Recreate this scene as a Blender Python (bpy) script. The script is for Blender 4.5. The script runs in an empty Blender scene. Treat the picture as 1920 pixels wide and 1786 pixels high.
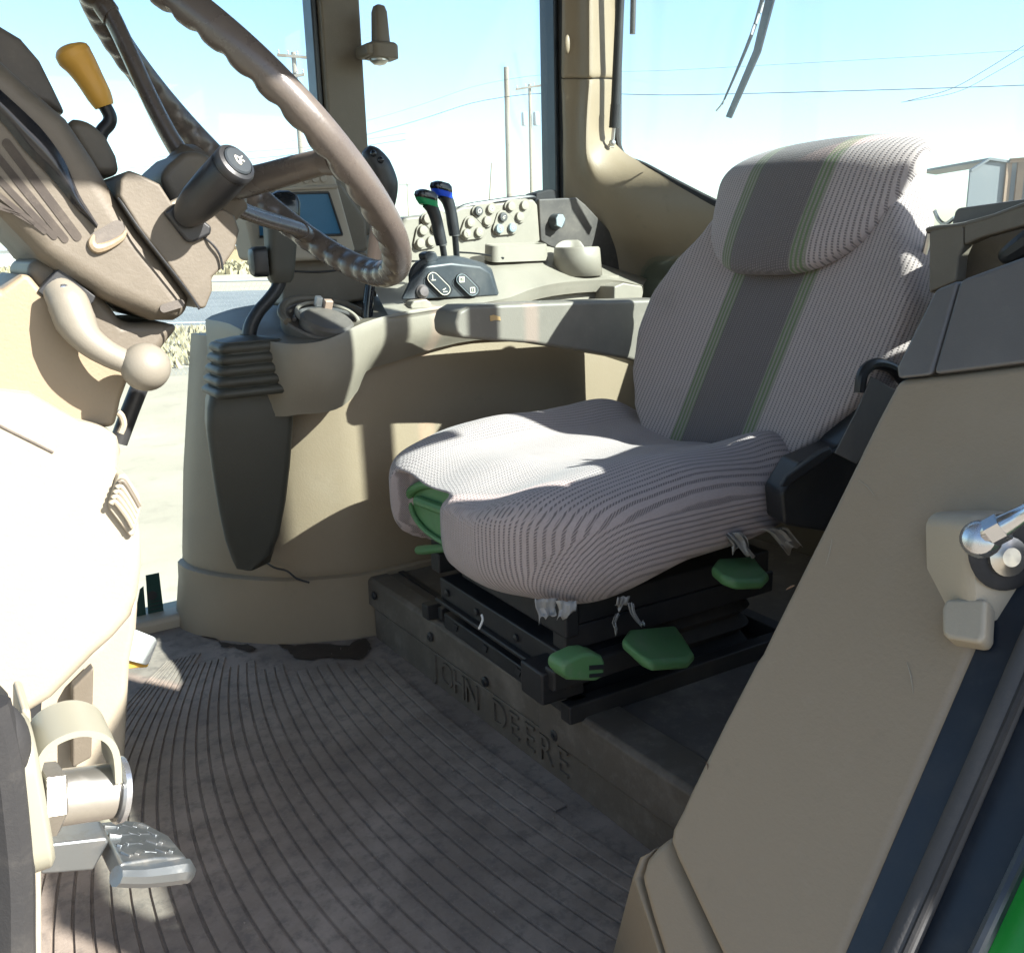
import bpy, bmesh, math, random
from mathutils import Vector, Matrix
from math import sin, cos, pi, radians, sqrt, atan2, hypot
random.seed(7)
S = bpy.context.scene
COL = S.collection

# ------------------------------------------------------------------ camera
# axes: X = towards the rear of the tractor, Y = towards its right side, Z = up, cab floor at z = 0
CAM_A, CAM_P, CAM_R, CAM_F, CAM_H = radians(33), radians(14.2), radians(1.5), 1720.0, 0.76
CAM = Vector((0, 0, CAM_H))
cf = Vector((sin(CAM_A)*cos(CAM_P), cos(CAM_A)*cos(CAM_P), -sin(CAM_P)))
r0 = Vector((cos(CAM_A), -sin(CAM_A), 0)); u0 = r0.cross(cf)
cr = r0*cos(CAM_R) - u0*sin(CAM_R); cu = u0*cos(CAM_R) + r0*sin(CAM_R)
cam = bpy.data.cameras.new('camera'); cam.sensor_fit = 'HORIZONTAL'; cam.sensor_width = 36
cam.lens = 36*CAM_F/1920; cam.clip_start = 0.02; cam.clip_end = 4000
co = bpy.data.objects.new('camera', cam); COL.objects.link(co)
co.matrix_world = Matrix(((cr.x, cu.x, -cf.x, CAM.x), (cr.y, cu.y, -cf.y, CAM.y), (cr.z, cu.z, -cf.z, CAM.z), (0, 0, 0, 1)))
S.camera = co

# ------------------------------------------------------------------ sky, sun, exposure
SUN = Vector((0.42, -0.70, 0.58)).normalized()
W = bpy.data.worlds.new('World'); S.world = W; W.use_nodes = True
wn = W.node_tree.nodes; wl = W.node_tree.links; wn.clear()
wo = wn.new('ShaderNodeOutputWorld'); wb = wn.new('ShaderNodeBackground'); ws = wn.new('ShaderNodeTexSky')
ws.sky_type = 'NISHITA'; ws.sun_disc = False; ws.sun_elevation = math.asin(SUN.z); ws.sun_rotation = atan2(SUN.x, SUN.y)
ws.air_density = 1.0; ws.dust_density = 1.0; ws.ozone_density = 1.0; ws.altitude = 200
wb.inputs['Strength'].default_value = 0.084
wl.new(ws.outputs[0], wb.inputs[0]); wl.new(wb.outputs[0], wo.inputs[0])
sl = bpy.data.lights.new('sun', 'SUN'); sl.energy = 5.0; sl.angle = radians(0.5); sl.color = (1, 0.955, 0.89)
so = bpy.data.objects.new('sun', sl); COL.objects.link(so)
so.rotation_euler = (-SUN).to_track_quat('-Z', 'Y').to_euler(); so.location = (3, -6, 6)
S.view_settings.view_transform = 'Standard'; S.view_settings.look = 'None'
S.view_settings.exposure = 2.0; S.view_settings.gamma = 1
S.cycles.max_bounces = 10; S.cycles.diffuse_bounces = 5; S.cycles.transparent_max_bounces = 16
S.cycles.sample_clamp_indirect = 6

# ------------------------------------------------------------------ helpers
def at(px, py, X=None, Y=None, Z=None, D=None, pl=None):
    """real-world point seen at a photo pixel on a plane X=, Y=, Z=, at depth D, or on plane pl=(point, normal)"""
    v = cf + cr*((px-960)/CAM_F) + cu*((893-py)/CAM_F)
    if X is not None: t = X/v.x
    elif Y is not None: t = Y/v.y
    elif Z is not None: t = (Z-CAM_H)/v.z
    elif pl is not None: t = (Vector(pl[0])-CAM).dot(Vector(pl[1]))/v.dot(Vector(pl[1]))
    else: t = D
    return CAM + v*t
ORG = {}
def tag(o, label=None, cat=None, group=None, kind=None):
    if label: o['label'] = label
    if cat: o['category'] = cat
    if group: o['group'] = group
    if kind: o['kind'] = kind
    return o
def thing(name, loc, label, cat, group=None):
    e = bpy.data.objects.new(name, None); COL.objects.link(e); e.empty_display_size = .05
    e.location = Vector(loc); ORG[e] = Vector(loc)
    return tag(e, label, cat, group)
def obj(name, VF, mat, parent=None, smooth=True, bevel=0, seg=2, sub=0, solid=0, uv=None, ang=35, label=None):
    V, Fc = VF
    V = [Vector(v) for v in V]
    if parent is not None: org = ORG[parent]
    else:
        c = Vector((0, 0, 0))
        for v in V: c += v
        c /= len(V); org = Vector((c.x, c.y, min(v.z for v in V)))
    m = bpy.data.meshes.new(name); m.from_pydata([v-org for v in V], [], Fc); m.validate()
    bm = bmesh.new(); bm.from_mesh(m)
    bmesh.ops.recalc_face_normals(bm, faces=bm.faces)
    for f in bm.faces: f.smooth = smooth
    if smooth and not sub:
        for e in bm.edges:
            if len(e.link_faces) == 2 and e.calc_face_angle(0) > radians(ang): e.smooth = False
    bm.to_mesh(m); bm.free()
    if uv is not None:
        l = m.uv_layers.new(name='UVMap')
        for lp in m.loops: l.data[lp.index].uv = uv[lp.vertex_index]
    m.materials.append(mat)
    o = bpy.data.objects.new(name, m); COL.objects.link(o); ORG[o] = org
    if parent is not None: o.parent = parent
    else: o.location = org
    if solid:
        md = o.modifiers.new('solid', 'SOLIDIFY'); md.thickness = solid; md.offset = 0
    if bevel:
        md = o.modifiers.new('bevel', 'BEVEL'); md.width = bevel; md.segments = seg; md.limit_method = 'ANGLE'
        md.angle_limit = radians(ang); md.harden_normals = True; md.use_clamp_overlap = True
    if sub:
        md = o.modifiers.new('sub', 'SUBSURF'); md.levels = sub; md.render_levels = sub
    if label: o['label'] = label
    return o
def struct(o): o['kind'] = 'structure'; return o
def join(*parts):
    V, F = [], []
    for v, f in parts:
        n = len(V); V += list(v); F += [tuple(i+n for i in q) for q in f]
    return V, F
def box(a, b):
    x0, y0, z0 = a; x1, y1, z1 = b
    V = [(x, y, z) for x in (x0, x1) for y in (y0, y1) for z in (z0, z1)]
    return V, [(0, 1, 3, 2), (4, 6, 7, 5), (0, 4, 5, 1), (2, 3, 7, 6), (0, 2, 6, 4), (1, 5, 7, 3)]
def obox(c, ax, ay, az):
    c, ax, ay, az = map(Vector, (c, ax, ay, az))
    V = [c+ax*i+ay*j+az*k for i in (-1, 1) for j in (-1, 1) for k in (-1, 1)]
    return V, [(0, 1, 3, 2), (4, 6, 7, 5), (0, 4, 5, 1), (2, 3, 7, 6), (0, 2, 6, 4), (1, 5, 7, 3)]
def prism(pts, off):
    pts = [Vector(p) for p in pts]; off = Vector(off); n = len(pts)
    return pts+[p+off for p in pts], [tuple(range(n)), tuple(range(2*n-1, n-1, -1))]+[(i, (i+1) % n, n+(i+1) % n, n+i) for i in range(n)]
def loft(rings, closed=True, caps=True):
    n = len(rings[0]); V = [Vector(p) for r in rings for p in r]; F = []
    for i in range(len(rings)-1):
        for j in range(n if closed else n-1):
            k = (j+1) % n
            F.append((i*n+j, i*n+k, (i+1)*n+k, (i+1)*n+j))
    if caps and closed:
        F.append(tuple(range(n))); F.append(tuple((len(rings)-1)*n+j for j in range(n-1, -1, -1)))
    return V, F
def cat(pts, per=6, closed=False):
    P = [Vector(p) for p in pts]; n = len(P); out = []
    for i in range(n if closed else n-1):
        if closed: a, b, c, d = P[i-1], P[i], P[(i+1) % n], P[(i+2) % n]
        else: a, b, c, d = P[max(i-1, 0)], P[i], P[i+1], P[min(i+2, n-1)]
        for k in range(per):
            t = k/per
            out.append(.5*((2*b)+(c-a)*t+(2*a-5*b+4*c-d)*t*t+(3*b-3*c+d-a)*t**3))
    if not closed: out.append(P[-1])
    return out
def lerpl(vals, n):
    m = len(vals)-1; out = []
    for i in range(n):
        t = i/(n-1)*m; k = min(int(t), m-1); out.append(vals[k]+(vals[k+1]-vals[k])*(t-k))
    return out
def tube(path, r, n=12, per=6, caps=True, flat=1.0, up=None):
    p = cat(path, per) if per > 1 else [Vector(q) for q in path]
    rs = lerpl(r, len(p)) if isinstance(r, (list, tuple)) else [r]*len(p)
    rings = []; prev = None
    for i, q in enumerate(p):
        t = (p[min(i+1, len(p)-1)]-p[max(i-1, 0)]).normalized()
        if prev is None:
            a = Vector(up) if up else (Vector((0, 0, 1)) if abs(t.z) < .9 else Vector((1, 0, 0)))
        else: a = prev
        a = (a-t*a.dot(t)).normalized(); prev = a; b = t.cross(a)
        rings.append([q+(a*cos(2*pi*k/n)*flat+b*sin(2*pi*k/n))*rs[i] for k in range(n)])
    return loft(rings, True, caps)
def lathe(prof, o, axis, n=24):
    """prof: (radius, distance along axis)"""
    o = Vector(o); axis = Vector(axis).normalized()
    a = axis.cross(Vector((0, 0, 1)) if abs(axis.z) < .9 else Vector((1, 0, 0))).normalized(); b = axis.cross(a)
    return loft([[o+axis*h+(a*cos(2*pi*k/n)+b*sin(2*pi*k/n))*max(r, 1e-5) for k in range(n)] for r, h in prof])
def ball(c, r, n=24, m=14, sc=(1, 1, 1)):
    c = Vector(c)
    return loft([[c+Vector((sc[0]*r*sin(t)*cos(2*pi*k/n), sc[1]*r*sin(t)*sin(2*pi*k/n), sc[2]*r*cos(t))) for k in range(n)]
                 for t in [max(1e-3, min(pi-1e-3, pi*i/m)) for i in range(m+1)]])
def rrect(w, h, r, n=4):
    """2-D rounded rectangle ring, half sizes w, h"""
    out = []
    for cx, cy, a in ((w-r, h-r, 0), (-w+r, h-r, pi/2), (-w+r, -h+r, pi), (w-r, -h+r, 1.5*pi)):
        for k in range(n+1):
            t = a+pi/2*k/n; out.append((cx+r*cos(t), cy+r*sin(t)))
    return out
def grid(rows):
    n = len(rows[0]); V = [Vector(p) for r in rows for p in r]
    return V, [(i*n+j, i*n+j+1, (i+1)*n+j+1, (i+1)*n+j) for i in range(len(rows)-1) for j in range(n-1)]
def smooth_rows(rows, per=5):
    R = [cat(r, per) for r in rows]
    colz = list(zip(*R)); C = [cat(c, per) for c in colz]
    return [list(r) for r in zip(*C)]
def ss(a, b, x):
    t = max(0, min(1, (x-a)/(b-a))); return t*t*(3-2*t)
def text_mesh(name, body, size, origin, ex, ey, mat, parent, extrude=.002, offset=0.0):
    c = bpy.data.curves.new(name, 'FONT'); c.body = body; c.size = size; c.extrude = extrude; c.align_x = 'CENTER'; c.align_y = 'CENTER'
    c.offset = offset; c.resolution_u = 3
    t = bpy.data.objects.new(name+'_src', c); COL.objects.link(t)
    bpy.context.view_layer.update()
    m = bpy.data.meshes.new_from_object(t.evaluated_get(bpy.context.evaluated_depsgraph_get()))
    bpy.data.objects.remove(t)
    ex = Vector(ex).normalized(); ey = Vector(ey); ey = (ey-ex*ey.dot(ex)).normalized(); ez = ex.cross(ey)
    org = ORG[parent]
    for v in m.vertices:
        p = v.co; v.co = Vector(origin)+ex*p.x+ey*p.y+ez*p.z-org
    m.materials.clear(); m.materials.append(mat)
    o = bpy.data.objects.new(name, m); COL.objects.link(o); o.parent = parent; ORG[o] = org
    return o

# ------------------------------------------------------------------ materials
def node_mat(name):
    m = bpy.data.materials.new(name); m.use_nodes = True
    nt = m.node_tree; b = nt.nodes['Principled BSDF']
    def N(t, **kw):
        n = nt.nodes.new(t)
        for k, v in kw.items(): setattr(n, k, v)
        return n
    def L(a, b_): nt.links.new(a, b_)
    return m, nt, b, N, L
def math_n(N, L, op, a, b=None, c=None, clamp=False):
    n = N('ShaderNodeMath', operation=op); n.use_clamp = clamp
    for i, v in enumerate((a, b, c)):
        if v is None: continue
        if isinstance(v, (int, float)): n.inputs[i].default_value = v
        else: L(v, n.inputs[i])
    return n.outputs[0]
def mixc(N, L, f, a, b):
    n = N('ShaderNodeMix', data_type='RGBA')
    for i, v in ((0, f), (6, a), (7, b)):
        if isinstance(v, (int, float)): n.inputs[i].default_value = v
        elif isinstance(v, tuple): n.inputs[i].default_value = (*v, 1) if len(v) == 3 else v
        else: L(v, n.inputs[i])
    return n.outputs[2]
def ramp(N, L, fac, p0, p1):
    n = N('ShaderNodeMapRange'); n.clamp = True; n.interpolation_type = 'SMOOTHSTEP'
    n.inputs[1].default_value = p0; n.inputs[2].default_value = p1; L(fac, n.inputs[0]); return n.outputs[0]
def noise(N, L, co, scale, detail=4, rough=.55):
    n = N('ShaderNodeTexNoise'); n.inputs['Scale'].default_value = scale; n.inputs['Detail'].default_value = detail
    n.inputs['Roughness'].default_value = rough
    if co is not None: L(co, n.inputs['Vector'])
    return n.outputs['Fac']
def plastic(name, col, rough=.5, grain=.25, gscale=650, dirt=.25, dust=(.36, .31, .25), spec=.4, dscale=9):
    m, nt, b, N, L = node_mat(name)
    co = N('ShaderNodeTexCoord').outputs['Object']
    d1 = ramp(N, L, noise(N, L, co, dscale, 6, .62), .45, .75)
    d2 = ramp(N, L, noise(N, L, co, 60, 5, .7), .5, .8)
    f = math_n(N, L, 'MULTIPLY', math_n(N, L, 'ADD', math_n(N, L, 'MULTIPLY', d1, .6), math_n(N, L, 'MULTIPLY', d2, .4)), dirt)
    c = mixc(N, L, f, col, dust)
    dk = ramp(N, L, noise(N, L, co, 23, 5, .6), .6, .85)
    c = mixc(N, L, math_n(N, L, 'MULTIPLY', dk, dirt*.7), c, tuple(x*.45 for x in col))
    L(c, b.inputs['Base Color'])
    r = math_n(N, L, 'ADD', rough, math_n(N, L, 'MULTIPLY', d1, .15), clamp=True); L(r, b.inputs['Roughness'])
    b.inputs['Specular IOR Level'].default_value = spec
    bp = N('ShaderNodeBump'); bp.inputs['Strength'].default_value = grain; bp.inputs['Distance'].default_value = .0006
    L(noise(N, L, co, gscale, 2, .6), bp.inputs['Height']); L(bp.outputs[0], b.inputs['Normal'])
    return m
def metal(name, col, rough=.3, dirt=.3):
    m, nt, b, N, L = node_mat(name)
    co = N('ShaderNodeTexCoord').outputs['Object']
    d = ramp(N, L, noise(N, L, co, 40, 6, .65), .45, .75)
    L(mixc(N, L, math_n(N, L, 'MULTIPLY', d, dirt), col, (.2, .17, .13)), b.inputs['Base Color'])
    b.inputs['Metallic'].default_value = .9
    L(math_n(N, L, 'ADD', rough, math_n(N, L, 'MULTIPLY', d, .25)), b.inputs['Roughness'])
    return m
BEIGE = plastic('beige_plastic', (.222, .174, .116), .5, .5, 280, .4, (.27, .225, .165), .4, 6)
BEIGE_L = plastic('pale_beige_plastic', (.285, .25, .19), .5, .5, 280)
TAUPE = plastic('taupe_plastic', (.108, .092, .07), .52, .45, 320, .3, dust=(.24, .21, .17))
TAUPE_D = plastic('dark_taupe_plastic', (.085, .075, .066), .46, .35, dirt=.3)
GREYCAP = plastic('grey_cap_plastic', (.105, .098, .09), .5, .35, dirt=.3, dust=(.2, .185, .16))
CONSOLE_T = plastic('console_top_plastic', (.235, .212, .172), .45, .3, dirt=.4)
ARM = plastic('armrest_vinyl', (.155, .14, .117), .48, .5, 420, .3)
BOXG = plastic('olive_grey_plastic', (.042, .041, .033), .5, .4, dirt=.25, dust=(.09, .085, .07))
BLACK = plastic('black_plastic', (.018, .019, .021), .4, .2, dirt=.25, dust=(.10, .095, .085))
RUBBER = plastic('black_rubber', (.016, .016, .017), .78, .3, dirt=.35, dust=(.12, .11, .095))
SEALG = plastic('grey_rubber_seal', (.055, .055, .056), .8, .5, 300, .5, (.13, .12, .105), .2)
PODB = plastic('slate_plastic', (.035, .042, .048), .38, .2, dirt=.35, dust=(.17, .16, .14))
GLOSSB = plastic('gloss_black', (.008, .01, .014), .08, 0, dirt=.1)
GREEN = plastic('lever_green', (.075, .185, .068), .55, .3, dirt=.65, dust=(.17, .21, .14), dscale=30)
GREENB = plastic('body_green', (.015, .21, .03), .2, .03, dirt=.08)
GRNBAND = plastic('green_band', (.01, .22, .08), .3, .1, dirt=0)
BLUBAND = plastic('blue_band', (.01, .06, .5), .3, .1, dirt=0)
YELLOW = plastic('yellow_plastic', (.80, .44, .08), .4, .15, dirt=.12)
PINK = plastic('pinkish_plastic', (.30, .215, .165), .45, .25)
RIMM = plastic('wheel_rubber', (.088, .075, .066), .27, .3, 380, .35, (.22, .18, .14), .5, 14)
SUSP = plastic('dusty_black_steel', (.016, .016, .017), .5, .3, 200, .5, (.06, .053, .044), .4, 14)
WHITE = plastic('white_plastic', (.75, .74, .70), .45, .1, dirt=.15)
STRAPM = plastic('belt_webbing', (.12, .115, .105), .8, .6, 500, .3)
CHROME = metal('chrome_steel', (.42, .44, .47), .18, .15)
LEVG = plastic('lever_grey', (.17, .155, .125), .45, .25)
COVER = plastic('console_cover_plastic', (.185, .163, .127), .5, .4, 320, .35, (.27, .24, .19))
PLAT = plastic('dusty_platform', (.088, .075, .06), .6, .45, 300, .75, (.21, .185, .155), .3, 16)
STEEL = metal('worn_steel', (.48, .49, .50), .34, .35)
PEDALM = metal('worn_pedal', (.22, .24, .25), .36, .45)
ZINC = metal('zinc_steel', (.42, .41, .38), .3, .4)
WOOD = plastic('weathered_wood', (.20, .165, .13), .85, .3, 60, .3)
WIREM = plastic('cable_black', (.03, .03, .03), .6, 0, dirt=0)
BTN = plastic('button_grey', (.27, .245, .20), .6, .2, dirt=.25)
BTND = plastic('button_dark', (.075, .075, .075), .35, .2, dirt=.3)
BTNB = plastic('button_blue_grey', (.22, .27, .29), .35, .2, dirt=.3)
ICON = plastic('icon_ivory', (.72, .68, .55), .45, 0, dirt=.1)
FOAM = plastic('torn_lining_white', (.33, .32, .30), .9, .3, 200, .35)
CABFRAME = plastic('cab_paint_black', (.012, .016, .022), .3, .1, dirt=.25, dust=(.10, .10, .095))
DECAL = plastic('decal_green_black', (.006, .035, .028), .35, .05, dirt=.1)
RUBMAT = None

def glass_mat():
    m = bpy.data.materials.new('window_glass'); m.use_nodes = True; nt = m.node_tree; nt.nodes.clear()
    o = nt.nodes.new('ShaderNodeOutputMaterial'); mx = nt.nodes.new('ShaderNodeMixShader')
    t = nt.nodes.new('ShaderNodeBsdfTransparent'); t.inputs[0].default_value = (.89, .965, .975, 1)
    g = nt.nodes.new('ShaderNodeBsdfGlossy'); g.inputs['Roughness'].default_value = .02
    lw = nt.nodes.new('ShaderNodeLayerWeight'); lw.inputs[0].default_value = .5
    pw = nt.nodes.new('ShaderNodeMath'); pw.operation = 'POWER'; pw.inputs[1].default_value = 5; nt.links.new(lw.outputs['Facing'], pw.inputs[0])
    f = nt.nodes.new('ShaderNodeMath'); f.operation = 'MULTIPLY_ADD'; f.inputs[1].default_value = .6; f.inputs[2].default_value = .03; nt.links.new(pw.outputs[0], f.inputs[0])
    nt.links.new(f.outputs[0], mx.inputs[0]); nt.links.new(t.outputs[0], mx.inputs[1]); nt.links.new(g.outputs[0], mx.inputs[2])
    tc = nt.nodes.new('ShaderNodeTexCoord'); mp = nt.nodes.new('ShaderNodeMapping'); mp.inputs['Scale'].default_value = (3, 3, .6)
    nz = nt.nodes.new('ShaderNodeTexNoise'); nz.inputs['Scale'].default_value = 4; nz.inputs['Detail'].default_value = 7; nz.inputs['Roughness'].default_value = .65
    nt.links.new(tc.outputs['Object'], mp.inputs[0]); nt.links.new(mp.outputs[0], nz.inputs['Vector'])
    mr = nt.nodes.new('ShaderNodeMapRange'); mr.inputs[1].default_value = .35; mr.inputs[2].default_value = .75; mr.inputs[3].default_value = .010; mr.inputs[4].default_value = .036
    nt.links.new(nz.outputs['Fac'], mr.inputs[0])
    df = nt.nodes.new('ShaderNodeBsdfDiffuse'); df.inputs[0].default_value = (.75, .72, .66, 1); tr_ = nt.nodes.new('ShaderNodeBsdfTranslucent'); tr_.inputs[0].default_value = (.75, .72, .66, 1)
    ad = nt.nodes.new('ShaderNodeMixShader'); ad.inputs[0].default_value = .5; nt.links.new(df.outputs[0], ad.inputs[1]); nt.links.new(tr_.outputs[0], ad.inputs[2])
    m2 = nt.nodes.new('ShaderNodeMixShader'); nt.links.new(mr.outputs[0], m2.inputs[0]); nt.links.new(mx.outputs[0], m2.inputs[1]); nt.links.new(ad.outputs[0], m2.inputs[2])
    nt.links.new(m2.outputs[0], o.inputs[0]); return m
GLASS = glass_mat()
def clear_plastic():
    m, nt, b, N, L = node_mat('yellowed_clear_plastic')
    b.inputs['Base Color'].default_value = (.33, .32, .25, 1); b.inputs['Roughness'].default_value = .35
    b.inputs['Transmission Weight'].default_value = .35; b.inputs['IOR'].default_value = 1.4
    return m
CLEARP = clear_plastic()
def screen_mat():
    m, nt, b, N, L = node_mat('display_screen')
    co = N('ShaderNodeTexCoord').outputs['Object']
    c = mixc(N, L, noise(N, L, co, 700, 2), (.025, .10, .19), (.04, .13, .23)); L(c, b.inputs['Base Color'])
    b.inputs['Roughness'].default_value = .35; b.inputs['Specular IOR Level'].default_value = .2; return m
SCREEN = screen_mat()
def fabric(name, midA, midB, plain=False):
    m, nt, b, N, L = node_mat(name)
    uv = N('ShaderNodeTexCoord').outputs['UV']
    ob = N('ShaderNodeTexCoord').outputs['Object']
    sp = N('ShaderNodeSeparateXYZ'); L(uv, sp.inputs[0]); u, v = sp.outputs[0], sp.outputs[1]
    wob = math_n(N, L, 'MULTIPLY', math_n(N, L, 'SUBTRACT', noise(N, L, ob, 35, 3), .5), .0022)
    uu = math_n(N, L, 'ADD', u, wob)
    ph = math_n(N, L, 'MULTIPLY', uu, 2*pi/.0076)
    rib = math_n(N, L, 'ADD', math_n(N, L, 'MULTIPLY', math_n(N, L, 'SINE', ph), .5), .5)
    row = math_n(N, L, 'MULTIPLY', math_n(N, L, 'FLOOR', math_n(N, L, 'MULTIPLY', uu, 2/.0076)), 1.3)
    dash = math_n(N, L, 'ADD', math_n(N, L, 'MULTIPLY', math_n(N, L, 'SINE', math_n(N, L, 'ADD', math_n(N, L, 'MULTIPLY', v, 2*pi/.0036), row)), .5), .5)
    light = mixc(N, L, noise(N, L, ob, 420, 2, .7), (.30, .25, .24), (.415, .352, .333))
    dark = (.06, .05, .054)
    gap = math_n(N, L, 'SUBTRACT', 1.0, ramp(N, L, rib, .08, .5))
    dk = math_n(N, L, 'MULTIPLY', gap, ramp(N, L, dash, .1, .6))
    side = mixc(N, L, math_n(N, L, 'MULTIPLY', dk, .66), light, dark)
    a = math_n(N, L, 'ABSOLUTE', u)
    # dark middle stripe with fine lines and flanking green stripes
    fine = math_n(N, L, 'ADD', math_n(N, L, 'MULTIPLY', math_n(N, L, 'SINE', math_n(N, L, 'MULTIPLY', uu, 2*pi/.0044)), .5), .5)
    wv = math_n(N, L, 'MULTIPLY', ramp(N, L, fine, .2, .8), ramp(N, L, dash, .2, .7))
    mid = mixc(N, L, wv, midA, midB)
    grn = mixc(N, L, ramp(N, L, rib, .3, .7), (.26, .235, .20), (.125, .165, .085))
    grn = mixc(N, L, math_n(N, L, 'MULTIPLY', dash, .35), grn, (.12, .12, .09))
    inner = mixc(N, L, ramp(N, L, a, .061, .064), mid, grn)
    col = mixc(N, L, ramp(N, L, a, .087, .090), inner, side)
    if plain: col = mixc(N, L, ramp(N, L, a, .125, .135), mixc(N, L, math_n(N, L, 'MULTIPLY', wv, .5), light, (.17, .142, .135)), side)
    st = ramp(N, L, noise(N, L, ob, 7, 5, .65), .5, .78)
    col = mixc(N, L, math_n(N, L, 'MULTIPLY', st, .28), col, (.15, .125, .10))
    L(col, b.inputs['Base Color']); b.inputs['Roughness'].default_value = .95; b.inputs['Specular IOR Level'].default_value = .15
    b.inputs['Sheen Weight'].default_value = .15
    hgt = math_n(N, L, 'ADD', math_n(N, L, 'SUBTRACT', 1.0, dk), math_n(N, L, 'MULTIPLY', noise(N, L, ob, 900, 2), .5))
    bp = N('ShaderNodeBump'); bp.inputs['Strength'].default_value = .7; bp.inputs['Distance'].default_value = .0014
    L(hgt, bp.inputs['Height']); L(bp.outputs[0], b.inputs['Normal'])
    return m
FABRIC = fabric('seat_fabric', (.115, .098, .096), (.185, .16, .153))
FABRIC_C = fabric('seat_fabric_cushion', (.23, .20, .19), (.31, .275, .255), True)
def mat_rubber():
    m, nt, b, N, L = node_mat('dusty_floor_rubber')
    co = N('ShaderNodeTexCoord').outputs['Object']
    n1 = ramp(N, L, noise(N, L, co, 6, 8, .66), .38, .66)
    n2 = ramp(N, L, noise(N, L, co, 34, 8, .72), .46, .66)
    n3 = ramp(N, L, noise(N, L, co, 190, 4, .7), .55, .75)
    c = mixc(N, L, n1, (.172, .142, .117), (.255, .215, .18))
    c = mixc(N, L, math_n(N, L, 'MULTIPLY', n2, .65), c, (.105, .092, .082))
    c = mixc(N, L, math_n(N, L, 'MULTIPLY', n3, .3), c, (.27, .235, .20))
    L(c, b.inputs['Base Color']); b.inputs['Roughness'].default_value = .8; b.inputs['Specular IOR Level'].default_value = .25
    bp = N('ShaderNodeBump'); bp.inputs['Strength'].default_value = .5; bp.inputs['Distance'].default_value = .0012
    L(noise(N, L, co, 260, 5, .7), bp.inputs['Height']); L(bp.outputs[0], b.inputs['Normal'])
    return m
RUBMAT = mat_rubber()
def ground_mat(name, a, c2, s1, s2, spots=None):
    m, nt, b, N, L = node_mat(name)
    co = N('ShaderNodeTexCoord').outputs['Object']
    c = mixc(N, L, ramp(N, L, noise(N, L, co, s1, 8, .65), .35, .68), a, c2)
    c = mixc(N, L, math_n(N, L, 'MULTIPLY', ramp(N, L, noise(N, L, co, s2, 5, .7), .5, .75), .4), c, spots or tuple(x*.6 for x in a))
    L(c, b.inputs['Base Color']); b.inputs['Roughness'].default_value = .95; b.inputs['Specular IOR Level'].default_value = .1
    return m
DIRT = ground_mat('pale_dirt', (.30, .255, .195), (.37, .32, .25), .25, 3.0)
ASPH = ground_mat('grey_asphalt', (.155, .16, .165), (.20, .20, .20), .4, 6.0)
VERGE = ground_mat('pale_verge', (.42, .36, .26), (.34, .29, .2), .2, 2.0)
GRASSM = ground_mat('dry_grass', (.27, .225, .14), (.36, .31, .20), 1.2, 9.0, (.16, .135, .08))
PAINT = plastic('road_paint', (.7, .7, .66), .7, .1, dirt=.2)
SHEDM = plastic('shed_sheet_metal', (.15, .165, .17), .5, 0, dirt=.3, dscale=.4)
TRIMM = plastic('shed_trim_orange', (.24, .155, .10), .6, 0, dirt=.4, dscale=.5)
TANB = plastic('tan_wall', (.42, .30, .18), .8, 0, dirt=.2, dscale=.1)
GALV = plastic('galvanised_grey', (.33, .34, .35), .5, 0, dirt=.2)

# ================================================================== THE PLACE OUTSIDE
GZ = -1.3
e1 = r0.copy(); e2 = Vector((sin(CAM_A), cos(CAM_A), 0))
def ge(l, d, z=GZ): return Vector((e1.x*l+e2.x*d, e1.y*l+e2.y*d, z))
def sheet(name, l0, l1, d0, d1, z, mat, n=1):
    return obj(name, ([ge(l0, d0, z), ge(l1, d0, z), ge(l1, d1, z), ge(l0, d1, z)], [(0, 1, 2, 3)]), mat, smooth=False)
struct(sheet('ground', -1500, 1500, -1500, 1500, GZ, DIRT))
struct(sheet('road', -400, 400, 27.2, 50.5, GZ+.004, ASPH))
struct(sheet('verge', -400, 400, 50.5, 86, GZ+.004, VERGE))
rl = struct(sheet('road_marking', -400, 400, 28.0, 28.3, GZ+.009, PAINT))
def grass(name, d0, d1, n, h, w, lo, hi, label):
    V, F = [], []
    for i in range(n):
        d = d0+(d1-d0)*random.random(); l = (lo+(hi-lo)*random.random())*d
        p = ge(l, d); a = random.random()*pi; hh = h*(.35+random.random()); ww = w*(.5+random.random())
        t = Vector((cos(a), sin(a), 0))*ww; k = len(V); lean = Vector((random.uniform(-.4, .4), random.uniform(-.4, .4), 1))*hh
        V += [p-t, p+t, p+lean+t*.3, p+lean*.6-t*.9]; F += [(k, k+1, k+2), (k, k+2, k+3)]
    o = obj(name, (V, F), GRASSM, smooth=False); return tag(o, label, 'grass', kind='stuff')
grass('dry_grass', 16.9, 25.5, 9000, .16, .05, -.75, .1, 'straw coloured dry grass strip along the chain-link fence')
grass('dry_grass', 86, 150, 9000, .7, .4, -.75, .15, 'straw coloured dry grass on the far side of the road')
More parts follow.
